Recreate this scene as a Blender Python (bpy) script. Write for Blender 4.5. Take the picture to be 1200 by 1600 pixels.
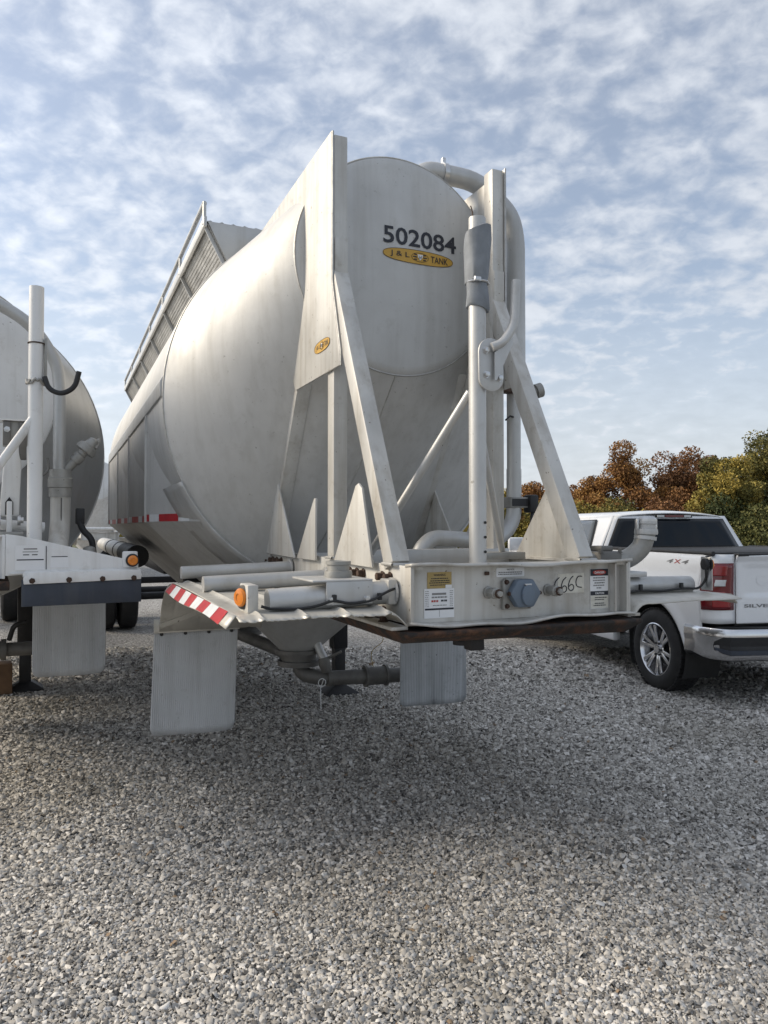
import bpy, bmesh, math, random
import numpy as np
from mathutils import Vector, Matrix

random.seed(7); np.random.seed(7)
R = math.radians
scene = bpy.context.scene
for o in list(bpy.data.objects): bpy.data.objects.remove(o)
COL = scene.collection

# ------------------------------------------------------------------ camera
cam_d = bpy.data.cameras.new('camera'); cam = bpy.data.objects.new('camera', cam_d); COL.objects.link(cam)
cam_d.sensor_fit = 'VERTICAL'; cam_d.sensor_height = 36.0; cam_d.sensor_width = 27.0
cam_d.lens = 26.01; cam_d.clip_start = 0.05; cam_d.clip_end = 3000
cam.location = (0, 0, 1.6); cam.rotation_euler = (R(90 + 1.19), 0, 0)
scene.camera = cam
scene.render.resolution_x = 768; scene.render.resolution_y = 1024

# ------------------------------------------------------------------ sky + sun
SUN_EL, SUN_AZ = 30.0, -85.0            # azimuth measured from +Y towards +X
world = bpy.data.worlds.new('World'); scene.world = world; world.use_nodes = True
wn = world.node_tree; wn.nodes.clear()
def WN(t, **k):
    n = wn.nodes.new(t)
    for a, b in k.items(): setattr(n, a, b)
    return n
def wmath(op, a, b=None, c=None):
    n = WN('ShaderNodeMath', operation=op)
    for i, x in enumerate((a, b, c)):
        if x is None: continue
        if isinstance(x, (int, float)): n.inputs[i].default_value = x
        else: wn.links.new(x, n.inputs[i])
    return n.outputs[0]
sky = WN('ShaderNodeTexSky', sky_type='NISHITA'); sky.sun_disc = False
sky.sun_elevation = R(SUN_EL); sky.sun_rotation = R(SUN_AZ); sky.air_density = 1.0; sky.dust_density = 1.6; sky.ozone_density = 1.6
tc = WN('ShaderNodeTexCoord'); sep = WN('ShaderNodeSeparateXYZ'); wn.links.new(tc.outputs['Generated'], sep.inputs[0])
zc_ = wmath('MAXIMUM', sep.outputs[2], 0.0); den = wmath('ADD', zc_, 0.34)
cx_ = wmath('DIVIDE', sep.outputs[0], den); cy_ = wmath('DIVIDE', sep.outputs[1], den)
cmb = WN('ShaderNodeCombineXYZ'); wn.links.new(cx_, cmb.inputs[0]); wn.links.new(cy_, cmb.inputs[1])
def wnoise(scale, detail, rough, dist=0.0, off=(0, 0, 0), stretch=(1, 1, 1), rot=0.0):
    m = WN('ShaderNodeMapping'); m.inputs['Location'].default_value = off; m.inputs['Scale'].default_value = stretch; m.inputs['Rotation'].default_value = (0, 0, rot)
    wn.links.new(cmb.outputs[0], m.inputs[0])
    n = WN('ShaderNodeTexNoise'); n.inputs['Scale'].default_value = scale; n.inputs['Detail'].default_value = detail
    n.inputs['Roughness'].default_value = rough; n.inputs['Distortion'].default_value = dist
    wn.links.new(m.outputs[0], n.inputs[0]); return n.outputs['Fac']
puff = wnoise(14.5, 6, 0.52, 0.25, (3.1, 1.7, 0), (1, 1.15, 1), 0.5)
big = wnoise(2.6, 4, 0.5, 0.4, (8.3, 2.2, 4))
fine = wnoise(34, 6, 0.6, 0.3, (1, 9, 2))
dens = wmath('ADD', wmath('MULTIPLY', puff, 1.0), wmath('MULTIPLY', big, 0.62))
dens = wmath('ADD', dens, wmath('MULTIPLY', fine, 0.22))
mr = WN('ShaderNodeMapRange', interpolation_type='SMOOTHSTEP'); wn.links.new(dens, mr.inputs[0])
mr.inputs[1].default_value = 0.70; mr.inputs[2].default_value = 1.16; mr.inputs[3].default_value = 0.30; mr.inputs[4].default_value = 0.90
# thin veil towards the horizon
veil = WN('ShaderNodeMapRange', interpolation_type='SMOOTHSTEP'); wn.links.new(sep.outputs[2], veil.inputs[0])
veil.inputs[1].default_value = 0.0; veil.inputs[2].default_value = 0.40; veil.inputs[3].default_value = 0.86; veil.inputs[4].default_value = 0.25
mask = wmath('MAXIMUM', mr.outputs[0], veil.outputs[0])
# cloud brightness: forward scattering towards the sun plus thickness
sd = Vector((math.sin(R(SUN_AZ)) * math.cos(R(SUN_EL)), math.cos(R(SUN_AZ)) * math.cos(R(SUN_EL)), math.sin(R(SUN_EL))))
dot = WN('ShaderNodeVectorMath', operation='DOT_PRODUCT'); wn.links.new(tc.outputs['Generated'], dot.inputs[0]); dot.inputs[1].default_value = sd
glow = wmath('POWER', wmath('MAXIMUM', wmath('MULTIPLY_ADD', dot.outputs['Value'], 0.5, 0.5), 0.0), 3.0)
cb = wmath('ADD', wmath('MULTIPLY', glow, 3.6), 5.5)
thick = WN('ShaderNodeMapRange'); wn.links.new(puff, thick.inputs[0]); thick.inputs[1].default_value = 0.35; thick.inputs[2].default_value = 0.7; thick.inputs[3].default_value = 0.93; thick.inputs[4].default_value = 1.06
cb = wmath('MULTIPLY', cb, thick.outputs[0])
cw = WN('ShaderNodeVectorMath', operation='SCALE'); cw.inputs[0].default_value = (0.94, 0.99, 1.07); wn.links.new(cb, cw.inputs['Scale'])
blue = WN('ShaderNodeVectorMath', operation='MULTIPLY'); wn.links.new(sky.outputs[0], blue.inputs[0]); blue.inputs[1].default_value = (1.25, 1.22, 1.20)
mixc = WN('ShaderNodeMix', data_type='RGBA'); wn.links.new(mask, mixc.inputs[0]); wn.links.new(blue.outputs[0], mixc.inputs[6]); wn.links.new(cw.outputs[0], mixc.inputs[7])
bg = WN('ShaderNodeBackground'); wn.links.new(mixc.outputs[2], bg.inputs[0]); bg.inputs[1].default_value = 0.092
wo = WN('ShaderNodeOutputWorld'); wn.links.new(bg.outputs[0], wo.inputs[0])

sun_d = bpy.data.lights.new('sun', 'SUN'); sun_d.energy = 2.3; sun_d.angle = R(20); sun_d.color = (1.0, 0.88, 0.70)
sun = bpy.data.objects.new('sun', sun_d); COL.objects.link(sun); sun.rotation_euler = (-sd).to_track_quat('-Z', 'Y').to_euler(); sun.location = (-20, 10, 20)
vs = scene.view_settings; vs.view_transform = 'Standard'; vs.look = 'None'; vs.exposure = 0.56; vs.gamma = 1.0; vs.use_curve_mapping = False

# ------------------------------------------------------------------ materials
MATS = {}
def newmat(name):
    m = bpy.data.materials.new(name); m.use_nodes = True; nt = m.node_tree; b = nt.nodes['Principled BSDF']; MATS[name] = m
    return m, nt, b
def N(nt, t, **k):
    n = nt.nodes.new(t)
    for a, b in k.items(): setattr(n, a, b)
    return n
def noise(nt, scale, detail=4, rough=0.55, stretch=(1, 1, 1), coord='Object', dist=0.0):
    t = N(nt, 'ShaderNodeTexCoord'); m = N(nt, 'ShaderNodeMapping'); m.inputs['Scale'].default_value = stretch
    nt.links.new(t.outputs[coord], m.inputs[0])
    n = N(nt, 'ShaderNodeTexNoise'); n.inputs['Scale'].default_value = scale; n.inputs['Detail'].default_value = detail; n.inputs['Roughness'].default_value = rough; n.inputs['Distortion'].default_value = dist
    nt.links.new(m.outputs[0], n.inputs[0]); return n.outputs['Fac']
def ramp(nt, fac, stops):
    r = N(nt, 'ShaderNodeValToRGB'); e = r.color_ramp.elements
    while len(e) < len(stops): e.new(0.5)
    for i, (p, c) in enumerate(stops):
        e[i].position = p; e[i].color = (*c, 1) if len(c) == 3 else c
    nt.links.new(fac, r.inputs[0]); return r.outputs[0]
def mixcol(nt, fac, a, b, mode='MIX'):
    m = N(nt, 'ShaderNodeMix', data_type='RGBA', blend_type=mode)
    for i, x in ((0, fac), (6, a), (7, b)):
        if isinstance(x, (int, float)): m.inputs[i].default_value = x
        elif isinstance(x, tuple): m.inputs[i].default_value = (*x, 1)
        else: nt.links.new(x, m.inputs[i])
    return m.outputs[2]
def rng(nt, x, a, b, c, d):
    m = N(nt, 'ShaderNodeMapRange'); nt.links.new(x, m.inputs[0])
    for i, q in enumerate((a, b, c, d)): m.inputs[i + 1].default_value = q
    return m.outputs[0]
def bump(nt, b, h, strength=0.2, dist=0.01):
    n = N(nt, 'ShaderNodeBump'); n.inputs['Strength'].default_value = strength; n.inputs['Distance'].default_value = dist
    nt.links.new(h, n.inputs['Height']); nt.links.new(n.outputs[0], b.inputs['Normal'])
def surf(name, base, metal=0.0, rough=0.5, var=0.12, dirt=(0.2, 0.17, 0.13), dirt_amt=0.25, streak=True, scale=3.0, spec=0.5, coat=0.0, bumpy=0.0):
    """worn painted / metal surface: tonal variation, vertical streaks, dirt specks"""
    m, nt, b = newmat(name)
    lo = tuple(max(0, c * (1 - var)) for c in base); hi = tuple(min(1, c * (1 + var * 0.6)) for c in base)
    n1 = noise(nt, scale, 6, 0.6); col = ramp(nt, n1, [(0.3, lo), (0.7, hi)])
    if streak:
        n2 = noise(nt, 14, 4, 0.6, (1, 1, 0.06)); col = mixcol(nt, rng(nt, n2, 0.46, 0.74, 0, dirt_amt * 0.75), col, dirt)
    if dirt_amt:
        n3 = noise(nt, 9, 9, 0.72); col = mixcol(nt, rng(nt, n3, 0.56, 0.76, 0, dirt_amt), col, dirt)
        n4 = noise(nt, 48, 3, 0.5); col = mixcol(nt, rng(nt, n4, 0.70, 0.76, 0, dirt_amt * 1.6), col, tuple(c * 0.5 for c in dirt))
    nt.links.new(col, b.inputs['Base Color'])
    b.inputs['Metallic'].default_value = metal; b.inputs['Specular IOR Level'].default_value = spec
    n5 = noise(nt, 6, 6, 0.65, (1, 1, 0.3)); nt.links.new(rng(nt, n5, 0.3, 0.7, rough - 0.07, rough + 0.1), b.inputs['Roughness'])
    b.inputs['Coat Weight'].default_value = coat; b.inputs['Coat Roughness'].default_value = 0.06
    if bumpy:
        n6 = noise(nt, 22, 6, 0.6); n7 = noise(nt, 1.7, 2, 0.4); mm = N(nt, 'ShaderNodeMath', operation='MULTIPLY_ADD'); nt.links.new(n7, mm.inputs[0]); mm.inputs[1].default_value = 7.0 if name.startswith('tank') else 1.5; nt.links.new(n6, mm.inputs[2])
        bump(nt, b, mm.outputs[0], bumpy, 0.01)
    return m
alu = surf('tank_aluminium', (0.57, 0.568, 0.555), 0.40, 0.60, 0.11, (0.30, 0.285, 0.25), 0.34, True, 2.2, bumpy=0.05)
alu2 = surf('dull_aluminium', (0.52, 0.522, 0.515), 0.4, 0.45, 0.14, (0.30, 0.27, 0.22), 0.35, True, 3.0, bumpy=0.04)
frame_m = surf('cream_frame_paint', (0.56, 0.55, 0.52), 0.22, 0.48, 0.16, (0.22, 0.175, 0.115), 0.58, True, 3.5, bumpy=0.06)
white_m = surf('white_paint', (0.74, 0.745, 0.74), 0.0, 0.38, 0.08, (0.30, 0.27, 0.22), 0.38, True, 3.0, bumpy=0.03)
white_tank = surf('white_tank_paint', (0.46, 0.465, 0.46), 0.45, 0.40, 0.10, (0.28, 0.26, 0.22), 0.30, True, 1.6)
fender_m = surf('dirty_fender_metal', (0.52, 0.50, 0.45), 0.35, 0.46, 0.2, (0.20, 0.16, 0.11), 0.55, False, 4.0, bumpy=0.06)
flap_m = surf('grey_mud_flap', (0.50, 0.515, 0.53), 0.0, 0.5, 0.08, (0.12, 0.11, 0.10), 0.35, True, 3.0)
flap_dirty = surf('spattered_mud_flap', (0.44, 0.46, 0.48), 0.0, 0.5, 0.12, (0.05, 0.055, 0.06), 0.55, True, 5.0)
rust_m, nt, b = newmat('rusty_coupler_steel')
c_ = ramp(nt, noise(nt, 9, 10, 0.75), [(0.40, (0.010, 0.010, 0.011)), (0.50, (0.024, 0.017, 0.014)), (0.58, (0.075, 0.034, 0.018)), (0.72, (0.15, 0.075, 0.04))])
nt.links.new(c_, b.inputs['Base Color']); b.inputs['Roughness'].default_value = 0.75; bump(nt, b, noise(nt, 30, 6, 0.65), 0.5, 0.01)
rustbolt = surf('rusty_bolt', (0.075, 0.045, 0.032), 0.3, 0.7, 0.4, (0.11, 0.05, 0.02), 0.6, False, 20)
black_m = surf('black_steel', (0.018, 0.018, 0.02), 0.1, 0.5, 0.3, (0.06, 0.055, 0.05), 0.4, False, 6)
blackrub = surf('black_rubber', (0.02, 0.02, 0.021), 0.0, 0.6, 0.2, (0.06, 0.055, 0.05), 0.35, False, 8)
navy_m = surf('dark_blue_rubber_strip', (0.035, 0.045, 0.065), 0.0, 0.5, 0.25, (0.10, 0.10, 0.10), 0.4, True, 6)
hose_m = surf('grey_rubber_hose', (0.22, 0.24, 0.265), 0.0, 0.7, 0.25, (0.26, 0.26, 0.26), 0.3, False, 12, bumpy=0.2)
cast_m = surf('cast_grey_metal', (0.34, 0.335, 0.315), 0.45, 0.5, 0.25, (0.12, 0.10, 0.08), 0.5, False, 9, bumpy=0.15)
pipe_dark = surf('grimy_pipe', (0.16, 0.155, 0.145), 0.3, 0.55, 0.3, (0.06, 0.05, 0.04), 0.5, False, 7, bumpy=0.1)
blueplast = surf('slate_blue_plastic', (0.12, 0.155, 0.20), 0.0, 0.45, 0.12, (0.2, 0.2, 0.2), 0.25, False, 12)
steel_m = surf('bright_steel', (0.6, 0.6, 0.6), 0.9, 0.3, 0.1, (0.2, 0.18, 0.15), 0.25, False, 12)
chrome_m = surf('chrome', (0.66, 0.66, 0.67), 1.0, 0.17, 0.04, (0.3, 0.28, 0.25), 0.15, False, 6)
gold_m = surf('gold_decal', (0.56, 0.33, 0.055), 0.1, 0.45, 0.08, (0.3, 0.2, 0.08), 0.15, False, 9)
goldold = surf('faded_gold_sticker', (0.42, 0.31, 0.12), 0.0, 0.6, 0.2, (0.5, 0.45, 0.35), 0.4, False, 20)
stickw = surf('white_sticker', (0.76, 0.77, 0.78), 0.0, 0.5, 0.04, (0.4, 0.38, 0.33), 0.15, False, 9)
sticko = surf('worn_sticker', (0.62, 0.60, 0.53), 0.0, 0.6, 0.15, (0.35, 0.31, 0.22), 0.5, False, 30)
ink_m = surf('black_ink', (0.017, 0.02, 0.03), 0.0, 0.5, 0.1, (0.05, 0.05, 0.05), 0.1, False, 9)
inkgrey = surf('grey_print', (0.22, 0.22, 0.22), 0.0, 0.6, 0.1, (0.4, 0.4, 0.4), 0.2, False, 9)
redink = surf('red_print', (0.40, 0.045, 0.035), 0.0, 0.5, 0.1, (0.3, 0.1, 0.08), 0.1, False, 9)
tape_r = surf('red_reflective_tape', (0.42, 0.018, 0.025), 0.0, 0.35, 0.15, (0.2, 0.08, 0.06), 0.3, False, 15)
tape_w = surf('white_reflective_tape', (0.70, 0.71, 0.72), 0.0, 0.35, 0.08, (0.4, 0.38, 0.33), 0.3, False, 15)
wood_m = surf('old_timber', (0.17, 0.10, 0.055), 0.0, 0.8, 0.3, (0.06, 0.04, 0.025), 0.4, True, 6)
carpaint = surf('white_car_paint', (0.80, 0.81, 0.82), 0.0, 0.32, 0.015, (0.5, 0.48, 0.45), 0.05, False, 2, coat=0.8)
seam_m = surf('weld_bead', (0.50, 0.495, 0.475), 0.55, 0.5, 0.2, (0.2, 0.19, 0.17), 0.3, False, 20, bumpy=0.3)
gapm = surf('panel_gap', (0.02, 0.02, 0.02), 0, 0.7, 0.1, (0.03, 0.03, 0.03), 0.1, False, 4)
def glassy(name, col, rough=0.05, trans=0.0, spec=0.5):
    m, nt, b = newmat(name)
    n = noise(nt, 5, 3); nt.links.new(ramp(nt, n, [(0.3, tuple(c * 0.9 for c in col)), (0.7, col)]), b.inputs['Base Color'])
    b.inputs['Roughness'].default_value = rough; b.inputs['Transmission Weight'].default_value = trans; b.inputs['Specular IOR Level'].default_value = spec
    b.inputs['Coat Weight'].default_value = 0.5; b.inputs['Coat Roughness'].default_value = 0.03
    return m
glass_m = glassy('tinted_window_glass', (0.008, 0.011, 0.015), 0.04, 0.0, 0.25); glass_m.node_tree.nodes['Principled BSDF'].inputs['Coat Weight'].default_value = 0.0
sideglass = glassy('side_window_glass', (0.10, 0.11, 0.115), 0.05)
lens_r = glassy('red_lamp_lens', (0.28, 0.006, 0.012), 0.12)
lens_dr = glassy('dark_red_lens', (0.15, 0.006, 0.012), 0.1)
lens_w = glassy('clear_lamp_lens', (0.62, 0.63, 0.63), 0.12)
amber_m = glassy('amber_lens', (0.72, 0.21, 0.006), 0.18)
# tyre
tyre_m = surf('tyre_rubber', (0.016, 0.016, 0.017), 0.0, 0.7, 0.2, (0.07, 0.065, 0.06), 0.35, False, 12, bumpy=0.15)
# diamond tread plate seen from below
tread_m, nt, b = newmat('tread_plate')
t = N(nt, 'ShaderNodeTexCoord'); vo = N(nt, 'ShaderNodeTexVoronoi'); vo.inputs['Scale'].default_value = 26; mp = N(nt, 'ShaderNodeMapping'); mp.inputs['Scale'].default_value = (1, 0.5, 1); mp.inputs['Rotation'].default_value = (0, 0, 0.8)
nt.links.new(t.outputs['Object'], mp.inputs[0]); nt.links.new(mp.outputs[0], vo.inputs[0])
nt.links.new(ramp(nt, noise(nt, 4, 6), [(0.3, (0.26, 0.25, 0.232)), (0.7, (0.46, 0.45, 0.425))]), b.inputs['Base Color']); b.inputs['Metallic'].default_value = 0.4; b.inputs['Roughness'].default_value = 0.5
bump(nt, b, vo.outputs['Distance'], 0.5, 0.01)
# gravel ground (beyond the modelled stones)
ground_m, nt, b = newmat('gravel_ground')
t = N(nt, 'ShaderNodeTexCoord')
vo = N(nt, 'ShaderNodeTexVoronoi'); vo.inputs['Scale'].default_value = 46; nt.links.new(t.outputs['Object'], vo.inputs[0])
bw = N(nt, 'ShaderNodeSeparateColor'); nt.links.new(vo.outputs['Color'], bw.inputs[0])
c1 = ramp(nt, bw.outputs[0], [(0.0, (0.17, 0.162, 0.153)), (0.4, (0.40, 0.385, 0.362)), (0.75, (0.59, 0.57, 0.54)), (1.0, (0.80, 0.78, 0.74))])
edge = rng(nt, vo.outputs['Distance'], 0.2, 0.75, 0.0, 0.55)
c1 = mixcol(nt, edge, c1, (0.06, 0.058, 0.055))
c1 = mixcol(nt, rng(nt, noise(nt, 0.35, 5), 0.4, 0.7, 0.0, 0.35), c1, (0.17, 0.16, 0.14))
nt.links.new(c1, b.inputs['Base Color']); b.inputs['Roughness'].default_value = 0.85
inv = N(nt, 'ShaderNodeMath', operation='SUBTRACT'); inv.inputs[0].default_value = 1.0; nt.links.new(vo.outputs['Distance'], inv.inputs[1])
bump(nt, b, inv.outputs[0], 0.9, 0.02)
# stones
stone_m, nt, b = newmat('crushed_limestone')
at = N(nt, 'ShaderNodeAttribute', attribute_name='tone')
c1 = ramp(nt, at.outputs['Fac'], [(0.0, (0.14, 0.133, 0.125)), (0.22, (0.29, 0.274, 0.250)), (0.5, (0.49, 0.464, 0.425)), (0.8, (0.67, 0.64, 0.59)), (0.97, (0.82, 0.79, 0.745)), (1.0, (0.30, 0.22, 0.15))])
c1 = mixcol(nt, 0.5, c1, ramp(nt, noise(nt, 60, 5, 0.6), [(0.3, (0.7, 0.7, 0.7)), (0.7, (1, 1, 1))]), 'MULTIPLY')
geo = N(nt, 'ShaderNodeNewGeometry')
stain = N(nt, 'ShaderNodeTexNoise'); stain.inputs['Scale'].default_value = 0.55; stain.inputs['Detail'].default_value = 5; nt.links.new(geo.outputs['Position'], stain.inputs[0])
c1 = mixcol(nt, rng(nt, stain.outputs['Fac'], 0.52, 0.72, 0.0, 0.45), c1, (0.15, 0.135, 0.10))
nt.links.new(c1, b.inputs['Base Color']); b.inputs['Roughness'].default_value = 0.82; b.inputs['Specular IOR Level'].default_value = 0.3
grass_m = surf('dry_grass', (0.10, 0.105, 0.045), 0, 0.9, 0.4, (0.18, 0.14, 0.07), 0.5, False, 0.4)
bark_m = surf('bark', (0.075, 0.06, 0.048), 0, 0.9, 0.3, (0.03, 0.025, 0.02), 0.4, True, 6, bumpy=0.4)
def leafmat(name, stops):
    m, nt, b = newmat(name)
    at = N(nt, 'ShaderNodeAttribute', attribute_name='tone')
    nt.links.new(ramp(nt, at.outputs['Fac'], stops), b.inputs['Base Color']); b.inputs['Roughness'].default_value = 0.65
    b.inputs['Specular IOR Level'].default_value = 0.25
    return m
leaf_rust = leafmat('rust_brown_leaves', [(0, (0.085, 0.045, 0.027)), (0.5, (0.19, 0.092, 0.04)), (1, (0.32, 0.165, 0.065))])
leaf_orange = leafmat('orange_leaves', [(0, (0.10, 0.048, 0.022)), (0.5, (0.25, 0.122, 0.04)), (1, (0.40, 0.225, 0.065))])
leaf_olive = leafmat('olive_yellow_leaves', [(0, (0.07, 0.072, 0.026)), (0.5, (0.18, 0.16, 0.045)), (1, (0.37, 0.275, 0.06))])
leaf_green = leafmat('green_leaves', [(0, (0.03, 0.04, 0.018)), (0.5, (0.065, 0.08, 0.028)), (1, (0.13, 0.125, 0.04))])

# ------------------------------------------------------------------ mesh helpers
class MB:
    def __init__(s): s.v = []; s.f = []
    def add(s, vs, fs):
        o = len(s.v); s.v += [tuple(p) for p in vs]; s.f += [tuple(i + o for i in f) for f in fs]; return s
    def box(s, x0, x1, y0, y1, z0, z1):
        return s.add([(x0, y0, z0), (x1, y0, z0), (x1, y1, z0), (x0, y1, z0), (x0, y0, z1), (x1, y0, z1), (x1, y1, z1), (x0, y1, z1)],
                     [(0, 3, 2, 1), (4, 5, 6, 7), (0, 1, 5, 4), (1, 2, 6, 5), (2, 3, 7, 6), (3, 0, 4, 7)])
    def beam(s, p0, p1, w, h, side=(1, 0, 0)):
        p0 = Vector(p0); p1 = Vector(p1); d = (p1 - p0).normalized(); a = Vector(side); a = (a - d * a.dot(d)).normalized(); b_ = d.cross(a)
        vs = []
        for p in (p0, p1):
            for i, j in ((-1, -1), (1, -1), (1, 1), (-1, 1)): vs.append(p + a * (w / 2 * i) + b_ * (h / 2 * j))
        return s.add(vs, [(0, 3, 2, 1), (4, 5, 6, 7), (0, 1, 5, 4), (1, 2, 6, 5), (2, 3, 7, 6), (3, 0, 4, 7)])
    def loft(s, rings, cap=True, closed=True):
        n = len(rings[0]); vs = [p for r in rings for p in r]; fs = []
        for k in range(len(rings) - 1):
            for i in range(n if closed else n - 1):
                j = (i + 1) % n; fs.append((k * n + i, k * n + j, (k + 1) * n + j, (k + 1) * n + i))
        if cap: fs.append(tuple(range(n - 1, -1, -1))); fs.append(tuple((len(rings) - 1) * n + i for i in range(n)))
        return s.add(vs, fs)
    def tube(s, pts, r, seg=14, cap=True):
        pts = [Vector(p) for p in pts]; rr = r if isinstance(r, (list, tuple)) else [r] * len(pts); rings = []
        t = (pts[1] - pts[0]).normalized(); a = t.orthogonal().normalized()
        for i, p in enumerate(pts):
            if 0 < i < len(pts) - 1:
                t2 = ((pts[i + 1] - p).normalized() + (p - pts[i - 1]).normalized())
                t2 = t2.normalized() if t2.length > 1e-6 else t
            else: t2 = (pts[-1] - pts[-2]).normalized() if i else t
            a = (a - t2 * a.dot(t2)).normalized(); b_ = t2.cross(a); t = t2
            rings.append([p + (a * math.cos(2 * math.pi * k / seg) + b_ * math.sin(2 * math.pi * k / seg)) * rr[i] for k in range(seg)])
        return s.loft(rings, cap)
    def prism(s, poly, axis, a0, a1):
        """poly in the two other axes (x: (y,z), y: (x,z), z: (x,y))"""
        def mk(a, p): return {'x': (a, p[0], p[1]), 'y': (p[0], a, p[1]), 'z': (p[0], p[1], a)}[axis]
        return s.loft([[mk(a0, p) for p in poly], [mk(a1, p) for p in poly]])
    def grid(s, fn, nu, nv):
        vs = [fn(i / nu, j / nv) for j in range(nv + 1) for i in range(nu + 1)]
        return s.add(vs, [(j * (nu + 1) + i, j * (nu + 1) + i + 1, (j + 1) * (nu + 1) + i + 1, (j + 1) * (nu + 1) + i) for j in range(nv) for i in range(nu)])
    def build(s, name, mat, parent=None, bevel=0.0, smooth=None, solid=0.0, segs=2):
        me = bpy.data.meshes.new(name); me.from_pydata(s.v, [], s.f)
        bm = bmesh.new(); bm.from_mesh(me)
        bmesh.ops.recalc_face_normals(bm, faces=bm.faces)
        if bevel:
            es = [e for e in bm.edges if len(e.link_faces) == 2 and e.calc_face_angle(0) > 0.5]
            bmesh.ops.bevel(bm, geom=es, offset=bevel, segments=segs, profile=0.5, affect='EDGES', clamp_overlap=True)
        bm.to_mesh(me); bm.free()
        me.materials.append(mat)
        if smooth is not None or bevel:
            me.polygons.foreach_set('use_smooth', [True] * len(me.polygons)); me.set_sharp_from_angle(angle=R(smooth if smooth is not None else 35))
        o = bpy.data.objects.new(name, me); COL.objects.link(o)
        if parent: o.parent = parent
        if solid:
            md = o.modifiers.new('thickness', 'SOLIDIFY'); md.thickness = solid; md.offset = 0
        return o
def circ(r, n, f): return [f(r * math.cos(2 * math.pi * i / n), r * math.sin(2 * math.pi * i / n)) for i in range(n)]
def fillet(pts, r, n=6):
    pts = [Vector(p) for p in pts]; out = [pts[0]]
    for i in range(1, len(pts) - 1):
        a, p, b_ = pts[i - 1], pts[i], pts[i + 1]; d1 = (a - p); d2 = (b_ - p); rr = min(r, d1.length * .48, d2.length * .48)
        s0 = p + d1.normalized() * rr; s1 = p + d2.normalized() * rr
        for k in range(n + 1):
            q = k / n; out.append(s0 * (1 - q) ** 2 + p * 2 * q * (1 - q) + s1 * q * q)
    out.append(pts[-1]); return out
def lathe_along(p, d, prof, seg=20):
    """rings of radius r at distance t along d from p"""
    p = Vector(p); d = Vector(d).normalized(); a = d.orthogonal().normalized(); b_ = d.cross(a)
    return [[p + d * t + (a * math.cos(2 * math.pi * k / seg) + b_ * math.sin(2 * math.pi * k / seg)) * r for k in range(seg)] for t, r in prof]
def lathe(name, mat, parent, p, d, prof, seg=20, smooth=35):
    return MB().loft(lathe_along(p, d, prof, seg)).build(name, mat, parent, smooth=smooth)
def empty(name, loc=(0, 0, 0), rz=0, label=None, cat=None, group=None):
    o = bpy.data.objects.new(name, None); COL.objects.link(o); o.location = loc; o.rotation_euler = (0, 0, rz); o.empty_display_size = 0.2
    if label: tag(o, label, cat, group)
    return o
def tag(o, label, cat, group=None):
    o['label'] = label; o['category'] = cat
    if group: o['group'] = group
def share(o, parent, loc, rot=None, name=None):
    c = o.copy(); COL.objects.link(c); c.parent = parent; c.location = loc
    if rot is not None: c.rotation_euler = rot
    return c
def text_mb(s, size, mapf, thick=0.0, spacing=1.0, shear=0.0):
    cu = bpy.data.curves.new('lettering', 'FONT'); cu.body = s; cu.size = size; cu.offset = thick; cu.space_character = spacing; cu.shear = shear; cu.align_x = 'LEFT'; cu.resolution_u = 3
    ob = bpy.data.objects.new('lettering', cu); COL.objects.link(ob)
    dg = bpy.context.evaluated_depsgraph_get(); dg.update(); me = bpy.data.meshes.new_from_object(ob.evaluated_get(dg))
    vs = [tuple(v.co[:2]) for v in me.vertices]; fs = [tuple(p.vertices) for p in me.polygons]
    bpy.data.objects.remove(ob); bpy.data.curves.remove(cu); bpy.data.meshes.remove(me)
    mb = MB()
    if vs: mb.w = (min(v[0] for v in vs), max(v[0] for v in vs)); mb.h = (min(v[1] for v in vs), max(v[1] for v in vs)); mb.add([mapf(*v) for v in vs], fs)
    return mb
def text_fit(s, x0, x1, z0, z1, mapf, name, mat, parent, thick=0.0, spacing=1.0, shear=0.0):
    """lettering stretched to the box x0..x1, z0..z1, mapf(x, z) -> 3D"""
    m0 = text_mb(s, 1.0, lambda x, y: (x, y, 0), thick, spacing, shear); (a, b_), (c, d) = m0.w, m0.h
    m = MB(); m.add([mapf(x0 + (v[0] - a) / (b_ - a) * (x1 - x0), z0 + (v[1] - c) / (d - c) * (z1 - z0)) for v in m0.v], m0.f)
    return m.build(name, mat, parent)

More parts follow.
